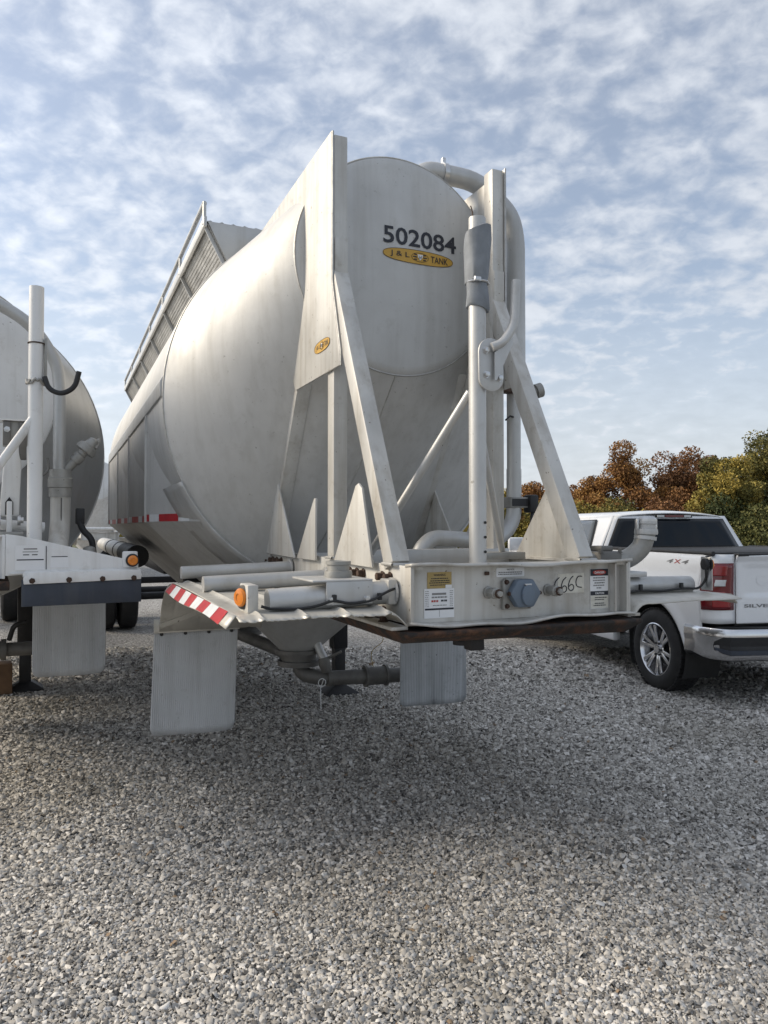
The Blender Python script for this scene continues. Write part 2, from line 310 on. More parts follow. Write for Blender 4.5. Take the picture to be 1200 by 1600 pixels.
# ------------------------------------------------------------------ ground
g = MB(); S = 600
g.add([(-S, -S, 0), (S, -S, 0), (S, S, 0), (-S, S, 0)], [(0, 1, 2, 3)])
ground = g.build('ground', grass_m); ground['kind'] = 'structure'; ground.location.z = -0.02
yard = MB().add([(-45, -14, 0), (45, -14, 0), (45, 46, 0), (-45, 46, 0)], [(0, 1, 2, 3)]).build('gravel_yard', ground_m); yard['kind'] = 'structure'
def gravel():
    ico = np.array([(x, y, z) for x in (-1, 1) for y in (-1, 1) for z in (-1, 1)], float) * .72
    tri = np.array([(0, 1, 3), (0, 3, 2), (4, 6, 7), (4, 7, 5), (0, 4, 5), (0, 5, 1), (2, 3, 7), (2, 7, 6), (0, 2, 6), (0, 6, 4), (1, 5, 7), (1, 7, 3)])
    rs = np.random.RandomState(3)
    pts = []
    for (y0, y1, st) in ((2.0, 3.3, 0.0090), (3.3, 5.0, 0.0112), (5.0, 7.6, 0.0138), (7.6, 9.8, 0.0215)):
        ys = np.arange(y0, y1, st)
        for y in ys:
            hw = y * 0.54 + 0.65
            xs = np.arange(-hw, hw, st); pts.append(np.stack([xs + rs.uniform(-.5, .5, len(xs)) * st, y + rs.uniform(-.5, .5, len(xs)) * st, np.full(len(xs), st)], 1))
    P = np.concatenate(pts); n = len(P)
    sz = P[:, 2] * np.clip(rs.lognormal(-0.12, 0.38, n), 0.45, 1.95) * 0.80
    V = ico[None] * (1 + rs.uniform(-.30, .26, (n, 8, 1))) + rs.uniform(-.26, .26, (n, 8, 3))
    V *= np.stack([rs.uniform(.8, 1.4, n), rs.uniform(.7, 1.05, n), rs.uniform(.5, .8, n)], 1)[:, None, :]
    a, b_, c = rs.uniform(0, 6.28, n), rs.normal(0, .5, n), rs.normal(0, .5, n)
    ca, sa = np.cos(a), np.sin(a); cb_, sb = np.cos(b_), np.sin(b_); cc, sc = np.cos(c), np.sin(c)
    x, y, z = V[..., 0], V[..., 1], V[..., 2]
    y, z = y * cb_[:, None] - z * sb[:, None], y * sb[:, None] + z * cb_[:, None]
    x, z = x * cc[:, None] + z * sc[:, None], -x * sc[:, None] + z * cc[:, None]
    x, y = x * ca[:, None] - y * sa[:, None], x * sa[:, None] + y * ca[:, None]
    V = np.stack([x, y, z], 2) * sz[:, None, None]
    V[..., 0] += P[:, 0:1]; V[..., 1] += P[:, 1:2]; V[..., 2] += (sz * 0.16 + rs.uniform(0, .006, n) + .007 * (1 + np.sin(P[:, 0] * 1.9 + .6 * np.sin(P[:, 1] * 1.1)) * np.sin(P[:, 1] * 1.3 + 1)))[:, None]
    # keep the upper faces only
    keep = tri
    F = (keep[None] + (np.arange(n) * 8)[:, None, None]).reshape(-1, 3)
    cz = V.reshape(-1, 3)[F]; nz = np.cross(cz[:, 1] - cz[:, 0], cz[:, 2] - cz[:, 0])[:, 2]
    F = F[nz > -1e-5 * 0]
    me = bpy.data.meshes.new('gravel_stones'); nv = n * 8; nf = len(F)
    me.vertices.add(nv); me.vertices.foreach_set('co', V.reshape(-1)); me.loops.add(nf * 3); me.loops.foreach_set('vertex_index', F.reshape(-1).astype(np.int32))
    me.polygons.add(nf); me.polygons.foreach_set('loop_start', np.arange(0, nf * 3, 3, dtype=np.int32)); me.polygons.foreach_set('loop_total', np.full(nf, 3, dtype=np.int32))
    tone = np.clip(rs.normal(.52, .29, n), 0, .97); tone[rs.uniform(size=n) > .996] = 1.0
    at = me.attributes.new('tone', 'FLOAT', 'POINT'); at.data.foreach_set('value', np.repeat(tone, 8).astype(np.float32))
    me.update(calc_edges=True); me.materials.append(stone_m)
    o = bpy.data.objects.new('gravel_stones', me); COL.objects.link(o); o['kind'] = 'stuff'
    tag(o, 'loose grey crushed limestone gravel covering the yard', 'gravel')
    return n, nf
print('stones', gravel())

# ------------------------------------------------------------------ tank trailers
CU = [0.0]
def ring(v, zc, r, n=96): return [(CU[0] + r * math.cos(2 * math.pi * i / n), v, zc + r * math.sin(2 * math.pi * i / n)) for i in range(n)]
DOME = 0.03
def make_tank(root, P, mat, seams=True):
    CU[0] = P.get('cu', 0.0)
    hv, hz, hr, bv, bz, bR, ev = P['hv'], P['hz'], P['hr'], P['bv'], P['bz'], P['bR'], P['ev']
    rings = [ring(hv - DOME * (1 - q * q), hz, hr * q) for q in (0.02, 0.2, 0.4, 0.6, 0.8, 0.92, 0.975)] + [ring(hv + 0.012, hz, hr)]
    MB().loft(rings, cap=True).build('front_head', P.get('headmat', mat), root, smooth=50)
    MB().loft([ring(hv + 0.012 + (bv - hv - 0.012) * t, hz + (bz - hz) * t, hr + (bR - hr) * t) for t in np.linspace(0, 1, 9)], cap=False).build('front_cone', mat, root, smooth=50)
    MB().loft([ring(v, bz, bR) for v in np.linspace(bv, ev, 9)], cap=False).build('barrel', mat, root, smooth=50)
    MB().loft([ring(ev + 0.85 * t, bz + (hz - bz) * t, bR + (hr - bR) * t) for t in np.linspace(0, 1, 5)] + [ring(ev + 0.9, hz, hr * .6)]).build('rear_cone', mat, root, smooth=50)
    if seams:
        for v, z, r in ((hv + 0.012, hz, hr), (bv, bz, bR)):
            pts = ring(v, z, r + 0.001, 96); MB().tube(pts + pts[:1], 0.0055, 6, False).build('weld_seam', seam_m, root, smooth=60)
        # longitudinal weld down the front cone
        a = R(-92); pts = []
        for t in np.linspace(0, 1, 12):
            aa = a - 0.25 * t; r = hr + (bR - hr) * t; pts.append((CU[0] + (r + .001) * math.cos(aa), hv + 0.012 + (bv - hv - 0.012) * t, hz + (bz - hz) * t + (r + .001) * math.sin(aa)))
        MB().tube(pts, 0.0045, 6).build('weld_seam', seam_m, root, smooth=60)
def hoppers(root, bays, necks, zt, zn, hw, mat, bz, bR):
    for (a, b_), nk in zip(bays, necks):
        n = 96; top = []; mid = []
        for i in range(n):
            th = 2 * math.pi * i / n; c, s = math.cos(th), math.sin(th); k = 1 / max(abs(c), abs(s))
            y = s * k; y = nk + (y * (b_ - nk - .006) if y > 0 else y * (nk - a - .006)); x = c * k * hw(y); top.append((x, y, zt))
        bot = [(0.15 * math.cos(2 * math.pi * i / n), nk + 0.15 * math.sin(2 * math.pi * i / n), zn) for i in range(n)]
        rings = []
        for t in np.linspace(0, 1, 10):
            q = t; rings.append([tuple(Vector(p).lerp(Vector(c), q)) for p, c in zip(top, bot)])
        MB().loft(rings, cap=False).build('hopper', mat, root, smooth=30)
        lathe('hopper_flange', pipe_dark, root, (0, nk, zn + .01), (0, 0, -1), [(0, .19), (.03, .19), (.03, .14), (.09, .14), (.09, .17), (.13, .17), (.13, .1)], 24)
def mud_flap(root, u0, u1, v, z0, z1, mat, nbolt=4, lean=0.0, name='mud_flap'):
    """ribbed flap with rounded lower corners"""
    nu = 84; r = 0.05; w = u1 - u0; m = MB()
    def fn(i, j):
        u = u0 + w * i; e = min(u - u0, u1 - u)
        zb = z0 + (r - math.sqrt(max(0, r * r - (r - e) ** 2)) if e < r else 0)
        z = zb + (z1 - zb) * j; k = int(round(i * nu)) % 2
        return (u + lean * (1 - j) , v + 0.02 * math.sin(i * 5 + 1) * (1 - j) + (0.0022 if k == 0 else 0), z)
    o = m.grid(fn, nu, 14).build(name, mat, root, solid=0.006, smooth=20)
    bm = lathe_along((0, 0, 0), (0, -1, 0), [(0, .011), (.008, .011), (.011, .007)], 10); b0 = None
    for k in range(nbolt):
        p = (u0 + w * (0.08 + 0.84 * k / max(1, nbolt - 1)), v - 0.006, z1 - 0.03)
        if b0 is None: b0 = MB().loft(bm).build('flap_bolt', black_m, o, smooth=30); b0.location = p
        else: share(b0, o, p)
    return o
def fender(root, s, ui, uo, v0, vend, zt, zdrop, mat, ridges=4, ja=1.0):
    """sheet-metal wheel guard; s = -1 left, +1 right"""
    prof = [(v0, zt - 0.012), (v0 + .05, zt), (v0 + .5, zt + .006), (v0 + 1.0, zt + .012), (vend - .62, zt + .012), (vend - .42, zt - .012), (vend - .24, zt - .075), (vend - .1, zt - .17), (vend - .02, zdrop)]
    prof = [(p.x, p.y) for p in fillet([(a, b_, 0) for a, b_ in prof], .06, 3)]
    nu = 72; rs = random.Random(5)
    jag = [rs.uniform(-.012, .012) for _ in range(nu + 1)]
    def fn(i, j):
        k = j * (len(prof) - 1); a = int(min(k, len(prof) - 2)); t = k - a
        v = prof[a][0] * (1 - t) + prof[a + 1][0] * t; z = prof[a][1] * (1 - t) + prof[a + 1][1] * t
        u = ui + (uo - ui) * i
        q = (i * ridges) % 1.0; rdg = 0.011 * max(0, 1 - abs(q - 0.5) / 0.08)
        if j < 0.02: v += ja * (jag[int(round(i * nu))] - 0.035 * max(0, 1 - abs(q - .5) / .12))
        z += ja * rdg * (1 if j < .9 else .4)
        z -= 0.05 * max(0, 1 - (u - ui) / 0.07) ** 2 * (1 if j < .25 else 0.2)
        z -= 0.012 * math.sin(i * 9) * max(0, .15 - j)
        return (s * u, v, z)
    o = MB().grid(fn, nu, len(prof) - 1).build('fender', mat, root, solid=0.004, smooth=25)
    # turned-down outer lip
    lip = MB().grid(lambda i, j: (s * (uo + 0.036 * i), v0 + 0.06 + (vend - .62 - v0) * j, zt + .004 - 0.045 * i + .008 * math.sin(j * 7) * i), 3, 24).build('fender_lip', mat, o, solid=0.004, smooth=40)
    return o
def tape_on_lip(o, s, uo, v0, v1, zt, n):
    L = (v1 - v0) / n; w = L
    for k in range(n):
        a = v0 + k * L; b_ = a + L - .004
        MB().grid(lambda i, j: (s * (uo + .004 + 0.036 * i), a + (b_ - a) * j, zt + .008 - 0.046 * i + .008 * math.sin((a + (b_ - a) * j - v0) / (v1 - v0) * 7) * i), 3, 4).build('reflective_tape', tape_r if k % 2 == 0 else tape_w, o)
BOLT = {}
def bolt(root, p, d, r=0.014, h=0.022, mat=None):
    mat = mat or rustbolt; key = (round(r, 4), round(h, 4), mat.name)
    if key not in BOLT:
        m = MB().loft(lathe_along((0, 0, 0), (0, 0, 1), [(0, r * 1.45), (h * .22, r * 1.45), (h * .22, r), (h, r), (h * 1.05, r * .6)], 6)); o = m.build('bolt', mat, root, smooth=20); BOLT[key] = o.data
    else:
        o = bpy.data.objects.new('bolt', BOLT[key]); COL.objects.link(o); o.parent = root
    o.location = p; o.rotation_euler = Vector(d).to_track_quat('Z', 'Y').to_euler(); return o
def camlock(root, p, d, r, mat, name='camlock_coupling'):
    o = lathe(name, mat, root, p, d, [(0, r * 1.05), (.2 * r, r * 1.08), (.5 * r, r * 1.05), (.55 * r, r * .86), (.95 * r, r * .86), (1.0 * r, r * .98), (1.25 * r, r * .98), (1.28 * r, r * .8), (1.1 * r, r * .6)], 28)
    return o
def wheel_pair(root, u, v, r=0.5):
    for s in (-1, 1):
        for du in (0.0, 0.33):
            c = (s * (u - du), v, r); prof = [(-.13, r * .56), (-.14, r * .62), (-.135, r * .86), (-.11, r * .97), (-.05, r), (.05, r), (.11, r * .97), (.135, r * .86), (.14, r * .62), (.13, r * .56)]
            t = MB().loft(lathe_along(c, (1, 0, 0), prof, 40), cap=False).build('tyre', tyre_m, root, smooth=30)
            MB().loft(lathe_along(c, (s, 0, 0), [(-.12, r * .57), (.1, r * .57), (.06, r * .5), (.0, r * .3), (.06, r * .25), (.09, r * .2), (.09, .02)], 28)).build('rim', steel_m, t, smooth=30)
    MB().tube([(-u, v, r), (u, v, r)], .06).build('axle', black_m, root, smooth=40)
def chassis(root, zf, mat):
    """running gear behind the hoppers"""
    for s in (-1, 1):
        MB().box(s * .5 - .04, s * .5 + .04, 7.3, 11.9, 1.0, 1.2).build('frame_rail', mat, root, bevel=.006)
        MB().beam((s * .5, 8.1, 2.4), (s * .5, 10.6, 1.2), .1, .1).build('rear_brace', mat, root, bevel=.006)
        MB().beam((s * .5, 7.9, 2.2), (s * .5, 8.4, 1.2), .1, .1).build('rear_post', mat, root, bevel=.006)
    for v in (7.4, 9.6, 11.8): MB().box(-.46, .46, v - .05, v + .05, 1.02, 1.18).build('cross_member', mat, root, bevel=.005)
    for v in (9.9, 11.1): wheel_pair(root, 1.1, v)
    MB().box(-1.2, 1.2, 12.0, 12.1, .55, .67).build('rear_bumper', mat, root, bevel=.006)
    for s in (-1, 1): MB().box(s * .6 - .04, s * .6 + .04, 11.92, 12.0, .6, 1.15).build('bumper_bracket', mat, root, bevel=.005)
def landing_leg(root, u, v, ztop, name='landing_leg'):
    o = MB().box(u - .07, u + .07, v - .07, v + .07, .45, ztop).build(name, black_m, root, bevel=.006)
    MB().box(u - .052, u + .052, v - .052, v + .052, .06, .46).build('inner_tube', black_m, o, bevel=.004)
    MB().loft([[(u - .17, v - .14, .0), (u + .17, v - .14, .0), (u + .17, v + .14, .0), (u - .17, v + .14, .0)], [(u - .16, v - .13, .035), (u + .16, v - .13, .035), (u + .16, v + .13, .035), (u - .16, v + .13, .035)], [(u - .06, v - .06, .1), (u + .06, v - .06, .1), (u + .06, v + .06, .1), (u - .06, v + .06, .1)]]).build('foot_pad', black_m, o, bevel=.004)
    return o
def aframe(root, uc, v_post, v_leg, ztop, zf, mat, P, out, pm=None):
    """three-legged nose support on one side; out = outward sign"""
    pm = pm or mat; up = uc + out * 0.046
    MB().box(uc - .036, uc + .036, v_post - .04, v_post + .05, zf, ztop - .01).build('upright_post', mat, root, bevel=.006)
    MB().beam((uc, v_leg, zf - .005), (uc, v_post - .005, 2.84), .078, .09).build('front_leg', mat, root, bevel=.006)
    MB().beam((uc, 2.06, zf - .02), (uc, 1.37, 2.55), .08, .10).build('rear_leg', mat, root, bevel=.006)
    # big side plate running from the legs up onto the tank
    poly = [(v_post - .16, 2.365), (v_post + .55, 2.365), (v_post + .95, 2.9), (2.3, 3.1), (2.27, ztop + .01), (2.16, ztop + .01), (v_post - .045, ztop), (v_post - .045, 2.80), (v_post - .16, 2.44)]
    MB().prism(poly, 'x', up - .006, up + .006).build('side_plate', pm, root, bevel=.003)
    MB().box(uc - .034, uc + .034, v_post - .052, v_post - .0405, 2.82, 3.02).build('doubler_plate', pm, root, bevel=.006)
    for pts in ([(v_post - .16, 2.365), (v_post - .16, 2.44), (v_post - .045, 2.80), (v_post - .045, ztop)],):
        MB().tube([(up - out * .002, v - .001, z) for v, z in pts], .0055, 6).build('weld_bead', seam_m, root, smooth=60)
    for (vc, hv_) in ((v_leg, .052), (v_post + .005, .049), (2.06, .06)):
        q = [(uc - .044, vc - hv_, zf + .002), (uc + .044, vc - hv_, zf + .002), (uc + .044, vc + hv_, zf + .002), (uc - .044, vc + hv_, zf + .002)]; MB().tube(q + q[:1], .007, 6, False).build('weld_bead', seam_m, root, smooth=60)
    # foot gussets
    g1 = [(v_leg + .14, zf - .02), (v_leg + .62, zf - .015), (v_leg + .335, zf + .335), (v_leg + .30, zf + .345), (v_leg + .26, zf + .32)]
    g2 = [(v_post + .20, zf - .02), (v_post + .52, zf - .02), (v_post + .22, zf + .30), (v_post + .195, zf + .30)]
    g3 = [(1.44, zf - .02), (2.20, zf - .012), (1.82, zf + .42), (1.79, zf + .42)]
    for gp in (g1, g2, g3): MB().prism(gp, 'x', up - .005, up + .007).build('foot_gusset', pm, root, bevel=.003)
def saddle(root, s, P, mat):
    bz, bR, bv = P['bz'], P['bR'], P['bv']
    a0, a1 = R(205.5), R(243)
    def fn(i, j):
        a = a0 + (a1 - a0) * j; r = bR + .006 + .07 * i; u = r * math.cos(a)
        return (-s * u, bv - .012 + (.34 + .04 * j) * i, bz + r * math.sin(a))
    MB().grid(fn, 4, 20).build('saddle_plate', mat, root, solid=.012, smooth=40)
def wall_u(v, edges, fr):
    """half-width of the saw-tooth side wall"""
    for k in range(len(edges) - 1):
        if v <= edges[k + 1] or k == len(edges) - 2:
            t = min(1, max(0, (v - edges[k]) / (edges[k + 1] - edges[k]))); return fr[k] + (1.203 - fr[k]) * t
def skirts(root, P, edges, fr, zb, mat, tape=True):
    """flat side panels set at an angle like saw teeth, each running into the barrel along a curve"""
    bz, bR = P['bz'], P['bR']
    for s in (-1, 1):
        for k in range(len(edges) - 1):
            a, b_ = edges[k], edges[k + 1] - .004; ua, ub = fr[k], bR + .006
            zt = bz + .03
            m = MB(); th = .007
            m.loft([[(s * ua, a, zb), (s * (ua - th), a, zb), (s * (ua - th), a, zt - .25), (s * ua, a, zt - .25)], [(s * ub, b_, zb), (s * (ub - th), b_, zb), (s * (ub - th), b_, zt), (s * ub, b_, zt)]])
            o = m.build('skirt_panel', mat, root)
            MB().box(min(s * (ub - .02), s * (ub + .010)), max(s * (ub - .02), s * (ub + .010)), b_ - .008, b_ + .003, zb, zt).build('panel_flange', mat, o)
            if tape:
                def at(v, d): 
                    t = (v - a) / (b_ - a); return s * (ua + (ub - ua) * t + d)
                v = a + (.14 if k == 0 else .02); q = 0; seq = [(.30, 1), (.16, 0)]
                while v < b_ - .06:
                    ln, red = seq[(q + k + 1) % 2]; e = min(v + ln, b_ - .02); e2 = e - .003
                    MB().add([(at(v, .002), v, zb + .004), (at(e2, .002), e2, zb + .004), (at(e2, .002), e2, zb + .054), (at(v, .002), v, zb + .054)], [(0, 1, 2, 3)]).build('reflective_tape', tape_r if red else tape_w, o)
                    v = e; q += 1
def catwalk(root, v0, v1, P):
    bz, bR = P['bz'], P['bR']
    def st(u): return bz + math.sqrt(bR ** 2 - u * u)
    o = MB().grid(lambda i, j: (-.90 + .14 * i, v0 + (v1 - v0) * j, 3.585 - (3.585 - st(.76)) * i + .006 * (1 if int(i * 24) % 2 else 0)), 24, 16).build('catwalk', tread_m, root, solid=.005)
    MB().grid(lambda i, j: (-.905 + .50 * i, v0 + (v1 - v0) * j, 3.60 + .008 * math.sin(i * 40)), 20, 16).build('walk_deck', alu2, o, solid=.005)
    MB().prism([(-.90, 3.60), (-.415, 3.60), (-.40, st(.40) - .01), (-.55, st(.55) - .01), (-.755, st(.76) - .01)], 'y', v0 - .008, v0).build('end_plate', alu2, o, bevel=.002)
    MB().box(-.925, -.905, v0 - .01, v1, 3.565, 3.63).build('toe_board', alu2, o, bevel=.003)
    for k in range(7):
        v = v0 + .03 + (v1 - v0 - .06) * k / 6
        MB().tube([(-.915, v, 3.57), (-.915, v, 3.72 if k else 3.74)], .012, 8).build('rail_post', alu2, o, smooth=40)
        MB().prism([(-.93, 3.59), (-.905, 3.59), (-.76, st(.76) - .005), (-.775, st(.775) - .02)], 'y', v - .008, v + .008).build('walk_bracket', alu2, o)
    MB().tube([(-.915, v0 + .03, 3.73), (-.915, v1, 3.72)], .016, 10).build('hand_rail', alu2, o, smooth=40)

# ------------------------------------------------------------------ main trailer
T1 = empty('tank_trailer', (.595, 3.052, 0), R(23.7), 'silver dry bulk tank trailer numbered 502084, in the middle with rusty coupler plate', 'trailer')
P1 = dict(hv=1.25, hz=3.09, hr=.622, bv=2.1, bz=2.40, bR=1.2, ev=7.3)
ZF = 1.45
make_tank(T1, P1, alu)
EDG, FRT = [2.15, 2.98, 4.4, 5.73, 7.25], [.965, 1.085, 1.085, 1.085]
hoppers(T1, [(2.15, 4.4), (4.4, 5.73), (5.73, 7.25)], [3.18, 5.05, 6.5], 1.636, .62, lambda v: wall_u(v, EDG, FRT) - .001, alu, 2.4, 1.2)
skirts(T1, P1, EDG, FRT, 1.637, alu)
for s in (-1, 1):
    MB().prism([(s * 1.190, 2.405), (s * 1.214, 2.405), (s * 1.214, 2.50), (s * 1.180, 2.56)], 'y', 2.13, 7.27).build('belt_rail', alu2, T1, bevel=.003)
saddle(T1, -1, P1, alu2); saddle(T1, 1, P1, alu2)
catwalk(T1, 2.30, 8.7, P1)
chassis(T1, ZF, black_m)
aframe(T1, -.517, .87, .17, 3.54, ZF, frame_m, P1, -1)
aframe(T1, .445, .96, .22, 3.60, ZF, frame_m, P1, 1)
# nose frame: side plates, front channel, flanges
def nose(root, zf, mat, stickers=True):
    for s in (-1, 1):
        MB().prism([(0.0, 1.225), (2.75, 1.20), (2.75, zf), (0.0, zf)], 'x', s * .53 - .008, s * .53 + .008).build('side_plate', mat, root, bevel=.003)
        MB().box(s * .5 - .03, s * .5 + .022, .012, 2.7, zf - .014, zf - .002).build('top_flange', mat, root)
        MB().box(s * .575 - .036, s * .575 + .036, .02, 1.15, 1.205, 1.219).build('bottom_flange', mat, root, bevel=.003)
    web = MB().box(-.522, .522, .045, .057, 1.222, zf - .004).build('front_channel', mat, root)
    # slightly bent lips
    def lip(z, amp, ph, ux): return lambda i, j: (-.54 + (1.08 + ux) * i, -.012 + .06 * j - .006 * math.sin(i * 9 + ph) * (1 - j), z + amp * math.sin(i * 7.5 + ph) * (1 - j) + amp * .5 * math.sin(i * 19 + ph) * (1 - j))
    MB().grid(lip(zf, .007, .6, 0), 30, 3).build('channel_lip', mat, web, solid=.012, smooth=30)
    MB().grid(lip(1.220, .011, 2.2, .02), 36, 3).build('channel_lip', mat, web, solid=.011, smooth=30)
    MB().box(.515, .527, .0, .045, 1.23, zf - .008).build('channel_end', mat, web)
    MB().box(.455, .463, .004, .044, 1.232, zf - .008).build('stiffener', mat, web)
    return web
web = nose(T1, ZF, frame_m)
# deck inside the nose
MB().box(-.50, .50, .9, .98, 1.40, 1.485).build('cross_member', alu2, T1, bevel=.005)
MB().box(-.50, .50, .10, .16, 1.405, 1.445).build('cross_member', alu2, T1, bevel=.004)
MB().box(-.50, .50, 1.9, 2.0, 1.30, 1.44).build('cross_member', alu2, T1, bevel=.004)
MB().box(-.515, .515, .06, 2.6, 1.235, 1.25).build('deck_plate', alu2, T1)
MB().box(.16, .40, .60, .72, 1.44, 1.475).build('foot_plate', cast_m, T1, bevel=.004)
# rusty coupler plate with turned-up edges
cp = MB(); t_ = [(-.57, -.035), (.575, -.035), (.575, 1.15), (-.57, 1.15)]; b_ = [(-.53, .10), (.50, .02), (.50, 1.05), (-.50, 1.05)]
cp.loft([[(x, y, 1.200) for x, y in t_], [(x, y, 1.186) for x, y in t_], [(-.535, .085, 1.143), (.515, .01, 1.140), (.515, 1.08, 1.14), (-.515, 1.08, 1.14)], [(-.49, .16, 1.130), (.47, .12, 1.128), (.47, 1.0, 1.128), (-.47, 1.0, 1.128)]])
coup = cp.build('coupler_plate', rust_m, T1, bevel=.004)
lathe('king_pin', black_m, coup, (0, .55, 1.13), (0, 0, -1), [(0, .05), (.03, .05), (.03, .036), (.07, .036), (.07, .045), (.09, .045), (.09, .02)], 20)
MB().box(-.17, -.10, .18, .24, 1.075, 1.13).build('coupler_lug', black_m, coup, bevel=.006)
for u, v in ((-.51, .48), (-.505, .35), (-.51, .19), (-.58, .62), (-.585, .85)): bolt(T1, (u - .06, v, 1.2195), (0, 0, 1), .015, .022)
for v in (.64, .552, .475, .263, .186, 2.17, 2.08, 1.98, 1.89, 1.79): bolt(T1, (-.538, v, 1.397), (-1, 0, 0), .016, .032, rustbolt)
for v in (.25, .33): bolt(T1, (-.538, v, 1.255), (-1, 0, 0), .016, .028, rustbolt)
# --- fittings on the front channel
VF = .045
def fm(dv): return lambda x, z: (x, VF - dv, z)
def plate(name, mat, parent, x0, x1, z0, z1, dv=.001, th=.0015, rnd=0.0):
    m = MB(); q = VF - dv
    if rnd:
        pts = []
        for cx, cz, a0 in ((x1 - rnd, z1 - rnd, 0), (x0 + rnd, z1 - rnd, 90), (x0 + rnd, z0 + rnd, 180), (x1 - rnd, z0 + rnd, 270)):
            for k in range(5): a = R(a0 + k * 22.5); pts.append((cx + rnd * math.cos(a), cz + rnd * math.sin(a)))
        m.prism(pts, 'y', q - th, q)
    else: m.box(x0, x1, q - th, q, z0, z1)
    return m.build(name, mat, parent)
def lines(parent, x0, x1, zs, h, mat, dv, seed=1, jitter=.25):
    rr = random.Random(seed)
    for z in zs:
        m = MB(); x = x0 + (x1 - x0) * rr.uniform(0, jitter) * .4; e = x1 - (x1 - x0) * rr.uniform(0, jitter) * .4
        while x < e:
            w = rr.uniform(.004, .012); m.box(x, min(x + w, e), VF - dv - .0006, VF - dv, z - h / 2, z + h / 2); x += w + .0022
        m.build('print_line', mat, parent)
st = plate('gold_warning_sticker', goldold, web, -.445, -.337, 1.359, 1.423)
text_fit('WARNING', -.418, -.364, 1.407, 1.416, fm(.004), 'lettering', ink_m, st, .01)
lines(st, -.438, -.345, [1.398, 1.389, 1.381], .0035, ink_m, .0035, 2); lines(st, -.435, -.36, [1.372], .003, ink_m, .0035, 3)
plate('torn_patch', stickw, st, -.365, -.337, 1.359, 1.372, .003)
st = plate('inspection_sticker', stickw, web, -.459, -.325, 1.242, 1.358)
plate('print_bar', ink_m, st, -.456, -.328, 1.274, 1.281, .003, .0006); plate('print_bar', inkgrey, st, -.425, -.362, 1.333, 1.341, .003, .0006)
lines(st, -.428, -.355, [1.324], .006, inkgrey, .003, 5, .1); lines(st, -.428, -.397, [1.309], .008, redink, .003, 6, .05); lines(st, -.385, -.357, [1.310], .007, ink_m, .003, 7, .05)
lines(st, -.455, -.438, [1.348 - .0075 * k for k in range(9)], .0022, inkgrey, .003, 8); lines(st, -.346, -.330, [1.348 - .0075 * k for k in range(9)], .0022, inkgrey, .003, 9)
lines(st, -.425, -.355, [1.292], .003, inkgrey, .003, 10); plate('print_rule', inkgrey, st, -.3925, -.3915, 1.246, 1.274, .003, .0006)
st = plate('notice_sticker', stickw, web, -.128, .009, 1.396, 1.434, rnd=.006)
text_fit('NOTICE', -.077, -.042, 1.4225, 1.429, fm(.004), 'lettering', ink_m, st, .01); lines(st, -.12, .001, [1.4145, 1.4065], .0042, inkgrey, .0035, 12, .1)
st = plate('danger_sticker', stickw, web, .351, .449, 1.244, 1.419, .001)
plate('danger_band', ink_m, st, .352, .448, 1.388, 1.418, .003, .0006)
MB().prism([(.400 + .036 * math.cos(a), 1.403 + .011 * math.sin(a)) for a in np.linspace(0, 2 * math.pi, 20)[:-1]], 'y', VF - .0052, VF - .0038).build('danger_oval', redink, st)
text_fit('DANGER', .373, .427, 1.398, 1.408, fm(.006), 'lettering', stickw, st, .02)
lines(st, .365, .437, [1.379, 1.368, 1.357, 1.346], .005, inkgrey, .003, 13, .35); lines(st, .385, .412, [1.335], .005, inkgrey, .003, 14, .1)
plate('caution_band', ink_m, st, .352, .448, 1.303, 1.321, .003, .0006); text_fit('CAUTION', .376, .424, 1.3075, 1.3165, fm(.005), 'lettering', stickw, st, .02)
plate('caution_lower', sticko, st, .352, .448, 1.246, 1.302, .003, .0006); lines(st, .36, .44, [1.293, 1.284, 1.268, 1.259], .0035, ink_m, .0045, 15, .5)
st = plate('peeled_sticker', sticko, web, .180, .318, 1.318, 1.402, .0005, .0012)
# hand-written marker scrawl
def stroke(pts, r=.0021): MB().tube([(x, VF - .003, z) for x, z in pts], r, 6).build('marker_scrawl', ink_m, web, smooth=50)
def six(x, z, h): return [(x + h * .42, z + h), (x + h * .16, z + h * .80), (x, z + h * .40), (x + h * .02, z + h * .06), (x + h * .22, z - h * .06), (x + h * .46, z + h * .06), (x + h * .46, z + h * .34), (x + h * .26, z + h * .44), (x + h * .04, z + h * .26)]
for x, z, h in ((.158, 1.318, .068), (.196, 1.324, .062), (.234, 1.330, .060)): stroke([(p.x, p.y) for p in fillet([(a, c, 0) for a, c in six(x, z, h)], .007, 3)])
stroke([(p.x, p.y) for p in fillet([(.306, 1.388, 0), (.284, 1.390, 0), (.272, 1.366, 0), (.278, 1.344, 0), (.304, 1.340, 0)], .012, 3)])
# electrical socket box and glad-hand studs
sb = MB().prism([(-.107, 1.262), (.030, 1.262), (.034, 1.30), (.034, 1.385), (-.09, 1.392), (-.107, 1.38)], 'y', VF - .022, VF - .001).build('socket_plate', cast_m, web, bevel=.004)
for x, z in ((-.092, 1.376), (.018, 1.372), (-.09, 1.277), (.016, 1.277)): bolt(web, (x, VF - .021, z), (0, -1, 0), .008, .012, rustbolt)
hx = (-.022, 1.330)
MB().prism([(hx[0] + .076 * math.cos(R(a)), hx[1] + .066 * math.sin(R(a))) for a in range(0, 360, 60)], 'y', VF - .062, VF - .023).build('socket_housing', blueplast, web, bevel=.008)
MB().prism([(hx[0] + .004 + .030 * math.cos(R(a)), hx[1] - .004 + .042 * math.sin(R(a)) - (.004 if a > 180 else 0)) for a in range(0, 360, 18)], 'y', VF - .076, VF - .0625).build('socket_cover', blueplast, web, bevel=.004)
